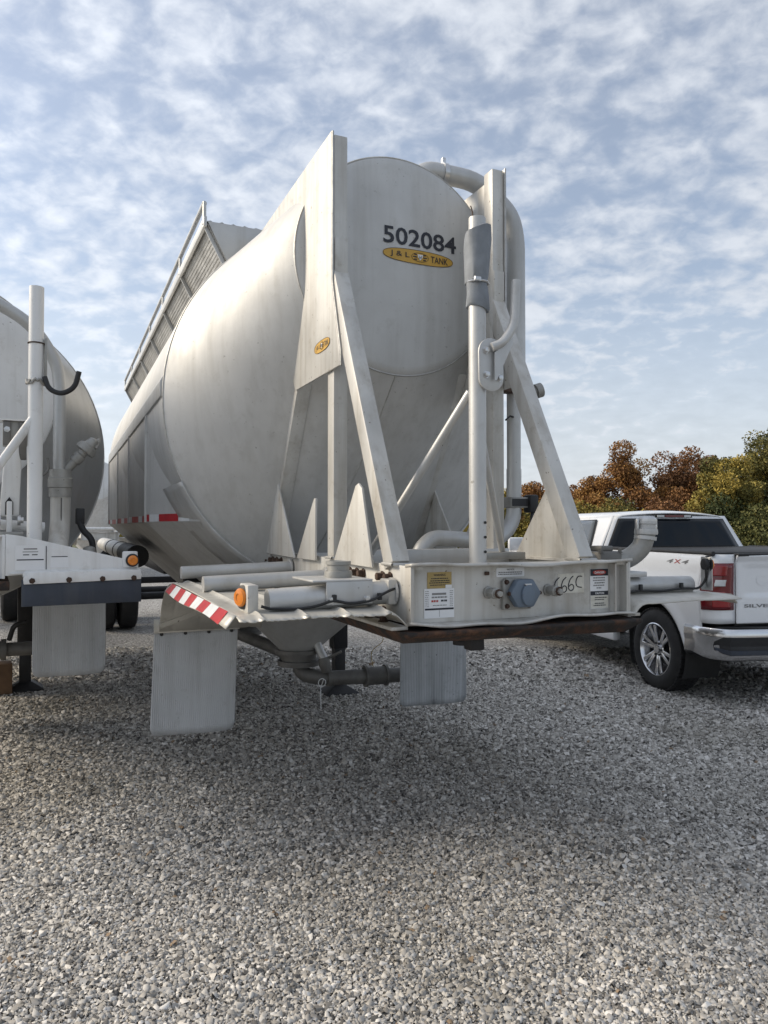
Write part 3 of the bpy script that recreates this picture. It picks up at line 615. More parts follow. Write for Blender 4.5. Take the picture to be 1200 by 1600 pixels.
MB().box(-.035, -.003, VF - .075, VF - .063, 1.364, 1.371).build('socket_hinge', steel_m, web, bevel=.002)
for x in (-.095, .052): bolt(web, (x, VF - .045, hx[1]), (0, -1, 0), .007, .012, rustbolt)
for x in (-.166, .128):
    st = lathe('air_line_stud', cast_m, web, (x, VF - .001, 1.335), (0, -1, 0), [(0, .026), (.008, .026), (.010, .019), (.035, .019), (.036, .023), (.062, .023), (.064, .018), (.075, .018), (.075, .010)], 8, 20)
    lathe('stud_cap', rustbolt, st, (x + .002, VF - .0755, 1.335), (0, -1, 0), [(0, .019), (.006, .019), (.007, .013)], 8, 20); lathe('stud_plug', cast_m, st, (x + .002, VF - .0815, 1.335), (0, -1, 0), [(0, .013), (.010, .012), (.011, .004)], 8, 20)
MB().box(-.185, -.165, VF - .012, VF - .001, 1.405, 1.42).build('lug', rustbolt, web, bevel=.003)
# --- number and maker's oval on the head
def onhead(d):
    return lambda u, z: (u, P1['hv'] - DOME * (1 - min(1, (u * u + (z - P1['hz']) ** 2) / P1['hr'] ** 2)) - d, z)
text_fit('502084', -.118, .352, 3.203, 3.303, onhead(.003), 'number_lettering', ink_m, T1, .016, 1.0)
def oval(hw, hh, n=44): return [(hw * math.copysign(abs(math.cos(a)) ** .8, math.cos(a)), hh * math.copysign(abs(math.sin(a)) ** .8, math.sin(a))) for a in np.linspace(0, 2 * math.pi, n + 1)[:-1]]
def maker_oval(parent, mapf, cu, cz, hw, hh, nm):
    m = MB(); pts = oval(hw, hh); m.add([mapf(.0025)(cu, cz)] + [mapf(.0025)(cu + a, cz + c) for a, c in pts], [(0, i + 1, (i + 1) % len(pts) + 1) for i in range(len(pts))])
    o = m.build(nm, gold_m, parent)
    pt = [mapf(.003)(cu + a * .985, cz + c * .96) for a, c in pts]; MB().tube(pt + pt[:1], hh * .028, 5, False).build('oval_border', ink_m, o)
    text_fit('J & L', cu - hw * .80, cu - hw * .27, cz - hh * .46, cz + hh * .46, mapf(.0045), 'lettering', ink_m, o, .004)
    text_fit('TANK', cu + hw * .34, cu + hw * .84, cz - hh * .46, cz + hh * .44, mapf(.0045), 'lettering', ink_m, o, .004)
    q = [mapf(.004)(cu + hw * .03 + .24 * hw * math.cos(a), cz + .62 * hh * math.sin(a)) for a in np.linspace(0, 2 * math.pi, 25)]; MB().tube(q, hh * .025, 5, False).build('emblem_ring', ink_m, o)
    for dz in (-.34, 0, .34):
        for sx in (-1, 1):
            x0 = cu + hw * .03 + sx * .09 * hw; x1 = cu + hw * .03 + sx * (.20 - abs(dz) * .1) * hw; f = mapf(.0045); zz = cz + dz * hh
            MB().add([f(x0, zz - .09 * hh), f(x1, zz - .05 * hh), f(x1, zz + .09 * hh), f(x0, zz + .09 * hh)], [(0, 1, 2, 3)]).build('emblem_bar', ink_m, o)
    f = mapf(.006); x0 = cu + hw * .03
    MB().add([f(x0 - .075 * hw, cz + .38 * hh), f(x0 + .075 * hw, cz + .38 * hh), f(x0 + .065 * hw, cz), f(x0, cz - .45 * hh), f(x0 - .065 * hw, cz)], [(0, 1, 2, 3, 4)]).build('emblem_shield', stickw, o)
    q = [mapf(.0075)(x0 + a * hw, cz + c * hh) for a, c in ((-.04, .22), (-.02, -.2), (0, .1), (.02, -.2), (.04, .22))]; MB().tube(q, hh * .03, 5).build('emblem_mark', ink_m, o)
maker_oval(T1, onhead, .104, 3.147, .226, .041, 'maker_oval')
maker_oval(T1, lambda d: (lambda x, z: (-.569 - d, .955 - x, z)), 0, 2.512, .118, .030, 'maker_oval')
# --- left fender, outriggers, flap, lamp
f1 = fender(T1, -1, .56, 1.20, -.02, 2.22, 1.285, .955, fender_m)
tape_on_lip(f1, -1, 1.20, .16, 1.62, 1.285, 9)
for v, z, r, ue in ((.15, 1.342, .046, 1.06), (.95, 1.352, .038, 1.155), (1.57, 1.372, .034, 1.165)):
    o = MB().tube([(-.545, v, z), (-ue, v, z - .018)], r, 18).build('outrigger_tube', alu2, T1, smooth=40)
    MB().prism(circ(r + .012, 20, lambda a, c: (a + v, c + z)), 'x', -.556, -.546).build('tube_flange', alu2, o)
MB().box(-.585, -.545, .105, .195, 1.295, 1.395).build('mount_plate', frame_m, T1, bevel=.008)
# bracket with capped coupling
br = MB().prism([(-.92, 1.400), (-.665, 1.400), (-.665, 1.31), (-.672, 1.31), (-.672, 1.393), (-.92, 1.393)], 'y', .06, .30)
br = MB().box(-.845, -.655, .096, .103, 1.305, 1.393).box(-.90, -.655, .096, .36, 1.393, 1.400).build('cap_bracket', alu2, T1, bevel=.002)
for u in (-.825, -.68): bolt(br, (u, .096, 1.325), (0, -1, 0), .011, .010, steel_m)
camlock(br, (-.745, .24, 1.40), (0, 0, 1), .052, cast_m)
# cable
cab = MB().tube(fillet([(-.535, .12, 1.362), (-.60, .085, 1.350), (-.66, .088, 1.316), (-.76, .088, 1.308), (-.82, .088, 1.326), (-.88, .09, 1.305), (-.96, .095, 1.296), (-1.06, .11, 1.300), (-1.09, .12, 1.31)], .05, 4), .0055, 8).build('lamp_cable', blackrub, T1, smooth=60)
MB().tube([(-.537, .12, 1.362), (-.552, .115, 1.36)], .012, 10).build('cable_grommet', blackrub, cab, smooth=40)
for u in (-.815, -.628): MB().box(u - .008, u + .008, .084, .098, 1.318, 1.345).build('cable_clip', blackrub, cab, bevel=.002)
def marker(parent, p, d, r, mat=amber_m):
    o = lathe('marker_lamp', blackrub, parent, p, d, [(0, r * 1.32), (r * .18, r * 1.32), (r * .32, r * 1.1), (r * .32, r * .6)], 28)
    lathe('lens', mat, o, Vector(p) + Vector(d).normalized() * r * .3, d, [(0, r), (r * .2, r), (r * .38, r * .86), (r * .42, r * .45), (r * .34, r * .40), (r * .34, .002)], 28)
    return o
lb = MB().box(-1.145, -1.105, .10, .225, 1.288, 1.390).build('lamp_bracket', frame_m, T1, bevel=.004)
marker(lb, (-1.146, .160, 1.342), (-.92, -.38, 0), .034)
fl = mud_flap(T1, -1.225, -.705, 2.235, .30, .965, flap_m, 4, -.02)
MB().box(-1.23, -.70, 2.20, 2.23, .945, 1.03).build('flap_hanger', fender_m, T1, bevel=.003)
for u in (-1.12, -.98, -.85): bolt(T1, (u, 2.185, 1.085), (0, -1, 0), .018, .01, black_m)
for s in (-1, 1): MB().beam((s * .53, 2.1, 1.24), (s * 1.2, 2.19, 1.0), .03, .05).build('flap_arm', fender_m, T1)
# --- right fender with elbow coupling
f2 = fender(T1, 1, .56, 1.22, .0, 2.45, 1.272, .80, fender_m, 4, .15)
for v, z, r, ue in ((.28, 1.322, .042, 1.17), (1.0, 1.345, .038, 1.15), (1.6, 1.36, .034, 1.16)):
    o = MB().tube([(.545, v, z), (ue, v, z - .012)], r, 18).build('outrigger_tube', alu2, T1, smooth=40)
MB().box(.60, .84, .22, .44, 1.36, 1.385).build('elbow_bracket', alu2, T1, bevel=.004)
pts = fillet([(.55, .34, 1.430), (.66, .335, 1.430), (.80, .31, 1.44), (.865, .28, 1.50), (.880, .27, 1.575)], .12, 6)
el = MB().tube(pts, .047, 24).build('air_elbow', cast_m, T1, smooth=50)
lathe('elbow_band', alu2, el, (.877, .272, 1.54), (.12, -.04, 1), [(0, .048), (0, .053), (.018, .053), (.018, .048)], 28)
camlock(el, (.881, .27, 1.565), (0.04, 0, 1), .052, alu2); lathe('dust_cap', steel_m, el, (.884, .27, 1.618), (.04, 0, 1), [(0, .050), (.022, .050), (.032, .04), (.035, .01)], 24)
for s in (-1, 1): MB().box(.882 + s * .058 - .006, .882 + s * .058 + .006, .260, .280, 1.565, 1.64).build('cam_lever', steel_m, el, bevel=.003)
vb = MB().box(.60, .735, .27, .41, 1.385, 1.485).build('check_valve', pipe_dark, T1, bevel=.015)
MB().box(.625, .70, .295, .385, 1.485, 1.51).build('valve_cover', pipe_dark, vb, bevel=.006)
for u, v in ((.61, .28), (.725, .28), (.725, .40)): bolt(vb, (u, v, 1.476), (0, 0, 1), .010, .02, pipe_dark)
cab = MB().tube(fillet([(.56, .215, 1.275), (.70, .222, 1.288), (.80, .222, 1.296), (.95, .222, 1.288), (1.05, .222, 1.298), (1.18, .222, 1.292), (1.205, .2, 1.34), (1.19, .19, 1.40), (1.215, .20, 1.43)], .05, 4), .006, 8).build('lamp_cable', blackrub, T1, smooth=60)
for u in (.80, 1.06): MB().box(u - .008, u + .008, .214, .23, 1.292, 1.325).build('cable_clip', blackrub, cab, bevel=.002)
lb = MB().box(1.205, 1.211, .165, .235, 1.285, 1.452).build('lamp_bracket', steel_m, T1, bevel=.002)
marker(lb, (1.211, .20, 1.415), (1, -.25, 0), .032); lathe('lamp_socket', blackrub, lb, (1.205, .20, 1.415), (-1, .3, 0), [(0, .030), (.016, .028), (.022, .015)], 18)
mud_flap(T1, .64, 1.215, 2.62, .215, .82, flap_dirty, 4)
# --- hose pole at the front with rubber sleeve and braces
pole = MB().tube([(-.190, .085, 1.435), (-.190, .085, 2.885)], .036, 24).build('hose_pole', alu2, T1, smooth=40)
rs = random.Random(4); sl = []
for k, (z, r) in enumerate(((2.505, .044), (2.515, .048), (2.56, .047), (2.60, .045), (2.615, .042), (2.63, .047), (2.70, .051), (2.78, .056), (2.83, .056), (2.835, .046))):
    sl.append([(-.190 + (r + .006 * math.sin(i * .9 + k)) * math.cos(2 * math.pi * i / 24), .085 + r * math.sin(2 * math.pi * i / 24), z + (.022 * math.cos(2 * math.pi * i / 24 + .6) if k > 4 else -.012 * math.cos(2 * math.pi * i / 24))) for i in range(24)])
slv = MB().loft(sl).build('rubber_sleeve', hose_m, pole, smooth=60)
q = circ(.047, 24, lambda a, c: (-.190 + a, .085 + c, 2.612)); MB().tube(q + q[:1], .0045, 6, False).build('hose_clamp', steel_m, slv, smooth=50)
MB().box(-.235, -.205, .025, .04, 2.603, 2.622).build('clamp_screw', steel_m, slv, bevel=.003)
MB().tube([(-.20, .10, 2.885), (-.20, .105, 2.92), (-.205, .11, 2.945)], .003, 6).build('wire_stub', rustbolt, pole)
kp = MB().prism([(-.152 + .060 * math.cos(a) * 1.0, 2.268 + (.060 * math.sin(a) + (.05 if math.sin(a) > 0 else -.05))) for a in np.linspace(0, 2 * math.pi, 25)[:-1]], 'y', .036, .046).build('hook_plate', alu2, pole, bevel=.003)
for x, z in ((-.180, 2.325), (-.178, 2.225), (-.118, 2.29), (-.115, 2.215)): bolt(kp, (x, .036, z), (0, -1, 0), .011, .016, steel_m)
MB().tube(fillet([(-.16, .02, 2.335), (-.115, .01, 2.355), (-.062, .005, 2.43), (-.052, .005, 2.62)], .07, 6), .0185, 16).build('hose_hook', alu2, kp, smooth=50)
MB().prism([(-.148, 2.20), (-.140, 2.20), (-.060, 2.36), (-.060, 2.385), (-.148, 2.315)], 'y', .016, .022).build('hook_web', alu2, kp)
MB().tube([(-.205, .12, 2.165), (-.46, .62, 1.46)], .0175, 14).build('pole_brace', alu2, T1, smooth=40)
MB().tube([(-.175, .12, 2.10), (.30, .66, 1.47)], .0165, 14).build('pole_brace', alu2, T1, smooth=40)
for z in (1.50, 1.56, 1.62): MB().tube([(-.176, .049, z), (-.176, .0465, z)], .006, 8).build('pin_hole', gapm, pole)
# --- vent and air pipes on the right
vp = MB().tube(fillet([(.12, 1.40, 3.60), (.20, 1.36, 3.735), (.56, 1.32, 3.715), (.78, 1.30, 3.53), (.815, 1.30, 3.38), (.815, 1.30, 2.50)], .12, 6), .058, 22).build('vent_pipe', alu2, T1, smooth=50)
lathe('pipe_clamp', steel_m, vp, (.315, 1.346, 3.727), (1, 0, 0), [(0, .059), (0, .066), (.03, .066), (.03, .059)], 26)
MB().box(.318, .342, 1.33, 1.36, 3.785, 3.825).build('clamp_bolt', steel_m, vp, bevel=.003)
lp = MB().tube([(.797, 1.30, 2.52), (.797, 1.30, 1.95)], .043, 20).build('air_pipe', alu2, T1, smooth=50)
MB().tube(fillet([(.797, 1.30, 1.96), (.797, 1.30, 1.62), (.62, 1.27, 1.50), (.40, 1.22, 1.53), (.16, 1.18, 1.54), (.07, 1.16, 1.46), (.07, 1.16, 1.26)], .12, 7), .046, 20).build('air_pipe_bend', alu2, lp, smooth=50)
MB().box(.745, .93, 1.25, 1.35, 1.72, 1.785).build('butterfly_valve', cast_m, lp, bevel=.004); MB().box(.75, .86, 1.245, 1.249, 1.73, 1.775).build('valve_window', black_m, lp)
MB().box(.865, .925, 1.22, 1.30, 1.69, 1.80).build('valve_actuator', black_m, lp, bevel=.01)
MB().tube(fillet([(.90, 1.25, 1.72), (.87, 1.22, 1.60), (.80, 1.2, 1.48)], .05), .012, 8).build('valve_lever', black_m, lp, smooth=50)
MB().box(.66, .78, 1.22, 1.30, 2.42, 2.46).build('pipe_bracket', rustbolt, lp, bevel=.004); lathe('relief_valve', cast_m, lp, (.86, 1.25, 2.42), (.9, -.2, .3), [(0, .03), (.06, .03), (.06, .045), (.10, .045), (.11, .02)], 16)
MB().tube([(.70, 1.24, 2.25), (.745, 1.26, 2.28), (.78, 1.27, 2.275)], .006, 6).build('cable_tie', blackrub, lp)
# --- discharge piping under the first hopper
dp = MB().tube(fillet([(0, 3.18, .56), (-.01, 3.10, .44), (.14, 3.00, .41), (.70, 2.95, .40), (1.05, 2.92, .40)], .10, 6), .058, 20).build('discharge_pipe', pipe_dark, T1, smooth=50)
MB().tube(fillet([(0, 3.2, .50), (-.04, 3.5, .56), (-.3, 4.8, .62), (-.4, 6.8, .62)], .15, 5), .055, 18).build('product_line', pipe_dark, T1, smooth=50)
lathe('pipe_coupling', pipe_dark, dp, (.48, 2.966, .405), (1, -.07, 0), [(0, .085), (.02, .085), (.02, .072), (.17, .072), (.17, .085), (.19, .085), (.19, .06)], 22)
lathe('pipe_coupling', pipe_dark, dp, (.17, 2.99, .415), (1, -.07, 0), [(0, .06), (0, .068), (.03, .068), (.03, .06)], 22)
MB().tube(fillet([(.08, 3.05, .80), (.10, 3.0, .66), (.14, 2.95, .56)], .06), .034, 14).build('aeration_line', alu2, dp, smooth=50)
lathe('line_valve', pipe_dark, dp, (.13, 2.96, .58), (.2, -.2, -1), [(0, .04), (.05, .048), (.10, .04), (.12, .03)], 14)
MB().tube([(.17, 2.94, .58), (.26, 2.90, .63)], .012, 8).build('valve_handle', pipe_dark, dp, smooth=40)
wl = [(.10 + .03 * math.cos(a), 2.90, .40 + .03 * math.sin(a)) for a in np.linspace(1.2, 7.4, 18)]; MB().tube(wl + [(.085, 2.89, .36), (.085, 2.88, .20)], .0035, 6).build('wire_loop', tape_w, dp)
MB().tube(fillet([(.55, 2.95, .48), (.50, 2.9, .62), (.62, 2.85, .70), (.42, 2.8, .92)], .1, 5), .003, 6).build('loose_wire', goldold, dp)
for s in (-1, 1): landing_leg(T1, s * .69, 4.14, 1.25)
MB().box(-.69, .69, 4.10, 4.18, .95, 1.03).build('leg_brace', black_m, T1, bevel=.005)
MB().tube(fillet([(.69, 4.06, .85), (.80, 3.9, .95), (1.0, 3.6, .98), (1.1, 3.4, .90)], .1), .03, 10).build('air_hose', blackrub, T1, smooth=50)
# hose carrier tube along the left side
ht = MB().tube([(-1.10, 5.0, 1.33), (-1.10, 10.4, 1.33)], .10, 22).build('hose_carrier', frame_m, T1, smooth=40)
MB().tube([(-1.10, 4.7, 1.33), (-1.10, 5.9, 1.33)], .104, 22).build('carrier_wrap', blackrub, ht, smooth=40)
for v in (6.6, 8.0): MB().tube([(-1.10, v, 1.33), (-1.10, v + .06, 1.33)], .106, 22).build('carrier_strap', blackrub, ht, smooth=40)

# ------------------------------------------------------------------ second trailer, white, at the left
T2 = empty('tank_trailer', (-2.45, 3.63, 0), R(28), 'white-framed tank trailer cut off by the left edge, with dark blue bumper strip', 'trailer')
P2 = dict(hv=.98, hz=2.48, hr=.71, bv=1.5, bz=2.12, bR=1.07, ev=6.6, headmat=white_m, cu=.13)
Z2 = 1.56
make_tank(T2, P2, white_tank)
hoppers(T2, [(1.6, 3.6), (3.6, 5.2), (5.2, 6.6)], [2.6, 4.4, 5.9], 1.45, .60, lambda v: .86, white_tank, 2.2, 1.18)
chassis(T2, Z2, black_m)
for s in (-1, 1):
    MB().prism([(0, 1.33), (2.3, 1.30), (2.3, Z2), (0, Z2)], 'x', s * .52 - .008, s * .52 + .008).build('side_plate', white_m, T2, bevel=.003)
    MB().beam((s * .50, .17, Z2), (s * .50, .75, 2.5), .08, .09).build('front_leg', white_m, T2, bevel=.006) if s < 0 else None
    MB().box(s * .50 - .04, s * .50 + .04, .72, .80, Z2, 3.2).build('upright_post', white_m, T2, bevel=.005) if s < 0 else None
MB().box(-.512, .512, .04, .052, 1.33, Z2).build('front_channel', white_m, T2)
MB().box(-.512, .512, .0, .04, Z2 - .012, Z2).build('channel_lip', white_m, T2, bevel=.003)
MB().box(-.51, .51, .06, 2.2, 1.34, 1.352).build('deck_plate', white_m, T2)
MB().box(-.55, .55, -.02, 1.1, 1.27, 1.318).build('coupler_plate', rust_m, T2, bevel=.006)
# outrigger gusset plate with stickers
wg = MB().prism([(.529, 1.345), (1.20, 1.372), (1.20, 1.40), (1.12, 1.425), (.60, 1.555), (.529, 1.565)], 'y', .0, .01).build('outrigger_plate', white_m, T2, bevel=.003)
def wpl(n, m, x0, x1, z0, z1, dv=.0012): return MB().box(x0, x1, -dv - .0008, -dv, z0, z1).build(n, m, wg)
wpl('worn_sticker', stickw, .575, .715, 1.375, 1.505, .0004); wpl('print_bar', ink_m, .582, .712, 1.425, 1.431); wpl('print_bar', inkgrey, .615, .68, 1.482, 1.489); wpl('print_bar', inkgrey, .61, .685, 1.468, 1.472); wpl('print_bar', ink_m, .612, .642, 1.452, 1.457); wpl('print_bar', ink_m, .655, .682, 1.452, 1.457)
wpl('white_sticker', stickw, .745, .835, 1.385, 1.44, .0004); wpl('torn_edge', ink_m, .75, .83, 1.440, 1.444); wpl('scratch', ink_m, .722, .726, 1.375, 1.50)
f3 = MB().grid(lambda i, j: (.55 + .65 * i, -.01 + 2.0 * j, 1.372 - .015 * (1 - min(1, j * 8)) - (.25 * max(0, j - .8) * 4) ** 2), 8, 20).build('fender', white_m, T2, solid=.006, smooth=30)
MB().prism([(.615, 1.300), (1.208, 1.310), (1.214, 1.335), (1.20, 1.362), (.64, 1.362), (.612, 1.335)], 'y', -.040, -.030).build('retainer_bar', white_m, f3, bevel=.003)
MB().loft([[(.61, -.028, 1.36), (1.21, -.028, 1.362), (1.19, .03, 1.378), (.64, .03, 1.378)], [(.61, -.030, 1.34), (1.21, -.030, 1.342), (1.19, .03, 1.35), (.64, .03, 1.35)]]).build('fender_nose', white_m, f3)
MB().box(.605, 1.212, -.028, -.016, 1.182, 1.325).build('rubber_strip', navy_m, f3, bevel=.003)
for u in (.655, .835, 1.005, 1.17): bolt(f3, (u, -.040, 1.318), (0, -1, 0), .011, .010, rustbolt)
mud_flap(T2, .72, 1.19, 1.25, .568, 1.25, flap_m, 0)
lb = MB().box(1.115, 1.195, -.012, .03, 1.375, 1.465).build('lamp_bracket', white_m, T2, bevel=.008); marker(lb, (1.165, -.012, 1.415), (.1, -1, 0), .028)
# hose pole, strut, hook
pole = MB().tube([(.673, .16, 1.50), (.673, .16, 2.935)], .0385, 24).build('hose_pole', white_m, T2, smooth=40)
q = circ(.041, 20, lambda a, c: (.673 + a, .16 + c, 2.62)); MB().tube(q + q[:1], .004, 6, False).build('pipe_strap', rustbolt, pole)
MB().box(.715, .728, .13, .19, 2.42, 2.65).build('strap_bracket', cast_m, pole, bevel=.003)
rs = random.Random(9)
for k in range(9):
    a = k * .8; MB().tube([(.673 + .045 * math.cos(a + t * .5), .16 + .045 * math.sin(a + t * .5), 2.405 + .012 * math.sin(k * 2.1 + t * 3)) for t in (0, .4, .8, 1.2, 1.6)], .008, 6).build('chain_link', cast_m, pole, smooth=50)
MB().tube(fillet([(.715, .12, 2.43), (.735, .10, 2.36), (.80, .08, 2.335), (.865, .06, 2.375), (.885, .05, 2.465)], .06, 6), .014, 12).build('hose_hook', blackrub, pole, smooth=50)
MB().tube([(.66, .15, 2.20), (.36, .20, 1.72)], .024, 14).build('pole_strut', white_m, T2, smooth=40)
# folding ram with clevis
rb = MB().box(.515, .64, .30, .40, 2.06, 2.20).build('ram_bracket', cast_m, T2, bevel=.006)
for u in (.535, .615):
    MB().box(u - .02, u + .02, .285, .30, 2.06 if u < .6 else 1.98, 2.195).build('clevis_plate', pipe_dark, rb, bevel=.004); bolt(rb, (u, .285, 2.15), (0, -1, 0), .012, .012, steel_m)
MB().box(.50, .65, .28, .42, 2.20, 2.21).build('bracket_top', white_m, rb)
ram = MB().loft([[(.565, .29, 2.08), (.60, .29, 2.08), (.60, .37, 2.08), (.565, .37, 2.08)], [(.52, .28, 1.95), (.61, .28, 1.95), (.61, .38, 1.95), (.52, .38, 1.95)], [(.50, .28, 1.66), (.60, .28, 1.66), (.60, .38, 1.66), (.50, .38, 1.66)]]).build('support_ram', white_m, T2, bevel=.01)
MB().prism([(.53, 1.67), (.57, 1.67), (.57, 1.74), (.55, 1.77), (.53, 1.74)], 'y', .274, .2805).build('ram_slot', black_m, ram)
MB().box(.537, .565, .24, .30, 1.56, 1.745).build('ram_eye', white_m, ram, bevel=.006)
for u in (.508, .592): lathe('ram_pin', steel_m, ram, (u, .27, 1.64), (1 if u > .55 else -1, 0, 0), [(0, .03), (.015, .03), (.016, .018), (.03, .018)], 12)
MB().box(.44, .62, .18, .40, 1.555, 1.575).build('step_plate', cast_m, T2, bevel=.003)
MB().tube([(.45, .45, 1.62), (.74, .48, 1.60)], .03, 14).build('cross_pipe', white_m, T2, smooth=40)
# vent pipe, couplings, boot
vp = MB().tube(fillet([(.10, .62, 2.985), (.42, .61, 2.975), (.68, .60, 2.83), (.815, .60, 2.60), (.828, .60, 2.45), (.83, .60, 1.93)], .16, 7), .037, 20).build('vent_pipe', white_tank, T2, smooth=50)
cl = lathe('pipe_coupling', cast_m, vp, (.836, .60, 1.955), (0, 0, -1), [(0, .04), (0, .062), (.05, .066), (.055, .072), (.11, .072), (.115, .066), (.17, .066), (.17, .05)], 26)
MB().tube(fillet([(.838, .60, 1.79), (.838, .60, 1.64), (.83, .57, 1.55), (.82, .50, 1.50), (.81, .42, 1.44)], .09, 6), .058, 22).build('rubber_boot', frame_m, vp, smooth=50)
MB().tube([(.838, .541, 1.78), (.838, .541, 1.62), (.83, .51, 1.54)], .004, 6).build('boot_seam', pipe_dark, vp)
nz = lathe('relief_nozzle', cast_m, vp, (.87, .60, 1.955), (.65, -.05, .76), [(0, .028), (.07, .028), (.07, .036), (.12, .038), (.13, .030), (.15, .030), (.155, .062), (.175, .066), (.20, .055), (.205, .042), (.25, .03), (.26, .012)], 22)
MB().loft([[(1.005, .56, 2.105), (1.045, .56, 2.09), (1.045, .64, 2.09), (1.005, .64, 2.105)], [(1.055, .585, 2.165), (1.066, .585, 2.155), (1.066, .615, 2.155), (1.055, .615, 2.165)]]).build('nozzle_cap', cast_m, nz, bevel=.004)
MB().tube(fillet([(.76, .56, 2.02), (.77, .55, 1.97), (.755, .54, 1.93), (.73, .53, 1.91)], .02), .007, 8).build('cam_lever', pipe_dark, vp)
MB().box(.93, .98, .62, .68, 1.62, 1.72).build('gauge_block', black_m, T2, bevel=.006); MB().tube(fillet([(.95, .64, 1.64), (.97, .62, 1.58), (1.02, .60, 1.53), (1.035, .6, 1.40)], .05), .02, 10).build('air_hose', blackrub, T2, smooth=50)
lathe('control_valve', cast_m, T2, (1.0, .55, 1.395), (0, 0, 1), [(0, .06), (.03, .06), (.04, .04), (.08, .035), (.09, .01)], 16)
landing_leg(T2, .77, 3.7, 1.35); landing_leg(T2, -.77, 3.7, 1.35)
MB().tube(fillet([(.1, 2.5, .55), (.3, 2.35, .62), (.9, 2.30, .62)], .1), .055, 18).build('discharge_pipe', pipe_dark, T2, smooth=50); lathe('pipe_coupling', pipe_dark, T2, (.42, 2.33, .62), (1, 0, 0), [(0, .09), (.05, .09), (.05, .07), (.12, .07), (.12, .085), (.16, .085), (.16, .06)], 22)
MB().tube(fillet([(.60, 2.3, .70), (.63, 2.25, .82), (.72, 2.25, .84)], .06), .02, 10).build('air_hose', blackrub, T2, smooth=50)
tb = MB().box(-.11, .11, -.11, .11, 0, .30).build('timber_block', wood_m, None, bevel=.008); tb.location = (-3.68, 7.1, .005); tb.rotation_euler = (0, 0, R(30)); tag(tb, 'brown timber block standing on gravel at the far left edge', 'timber')

# ------------------------------------------------------------------ third trailer, far behind between the two
T3 = empty('tank_trailer', (-8.55, 22.3, 0), R(25), 'distant white tank trailer glimpsed between the two near trailers', 'trailer')
P3 = dict(P1, headmat=white_m)
make_tank(T3, P3, white_m, False)
hoppers(T3, [(2.2, 4.4), (4.4, 5.8), (5.8, 7.3)], [3.18, 5.05, 6.5], 1.64, .62, lambda v: 1.05, white_m, 2.4, 1.2)
chassis(T3, ZF, black_m); nose(T3, ZF, frame_m)
for s in (-1, 1):
    aframe(T3, s * .50, .9, .2, 3.0, ZF, white_m, P3, s)
    MB().grid(lambda i, j: (s * (.56 + .66 * i), 2.3 * j, 1.28 - (max(0, j - .75) * 2) ** 2), 4, 14).build('fender', frame_m, T3, solid=.006, smooth=30)
    landing_leg(T3, s * .69, 4.14, 1.25)
MB().tube([(-.5, .5, 1.56), (1.1, .5, 1.56)], .05, 12).build('cross_pipe', white_m, T3, smooth=40)

# ------------------------------------------------------------------ pickup truck
PK = empty('pickup_truck', (3.83, 6.62, 0), R(13), 'white crew cab pickup truck parked at the right beside the trailer nose', 'pickup truck')
AXR, AXF, ARC = 0.92, 4.66, .475
def hw(y, z):
    zs = [.40, .55, .70, .88, 1.02, 1.10, 1.16, 1.30, 1.37]; ws = [.95, .972, .985, 1.000, 1.008, 1.006, .988, .972, .952]
    w = float(np.interp(z, zs, ws))
    for ax in (AXR, AXF):
        d = math.hypot(y - ax, z - .42); w += .028 * max(0, 1 - abs(d - .50) / .10) ** 1.0 * (1 if z < 1.0 else 0)
    if y > 5.0: w -= .16 * ((y - 5.0) / .75) ** 2
    return w
def side_panel(name, s, y0, y1, zt, zb, parent, mat=carpaint, dn=.03):
    ys = sorted(set([round(v, 4) for v in np.arange(y0, y1, dn)] + [y1] + [round(ax + ARC * math.cos(a), 4) for ax in (AXR, AXF) for a in np.linspace(0, math.pi, 25) if y0 < ax + ARC * math.cos(a) < y1]))
    nz = 16; m = MB(); rows = []
    for y in ys:
        b_ = zb(y) if callable(zb) else zb; t = zt(y) if callable(zt) else zt
        for ax in (AXR, AXF):
            if abs(y - ax) < ARC: b_ = max(b_, .42 + math.sqrt(ARC ** 2 - (y - ax) ** 2))
        rows.append([(s * hw(y, b_ + (t - b_) * k / nz), y, b_ + (t - b_) * k / nz) for k in range(nz + 1)])
    n = nz + 1; m.add([p for r_ in rows for p in r_], [(i * n + k, (i + 1) * n + k, (i + 1) * n + k + 1, i * n + k + 1) for i in range(len(rows) - 1) for k in range(nz)])
    return m.build(name, mat, parent, solid=.012, smooth=40)
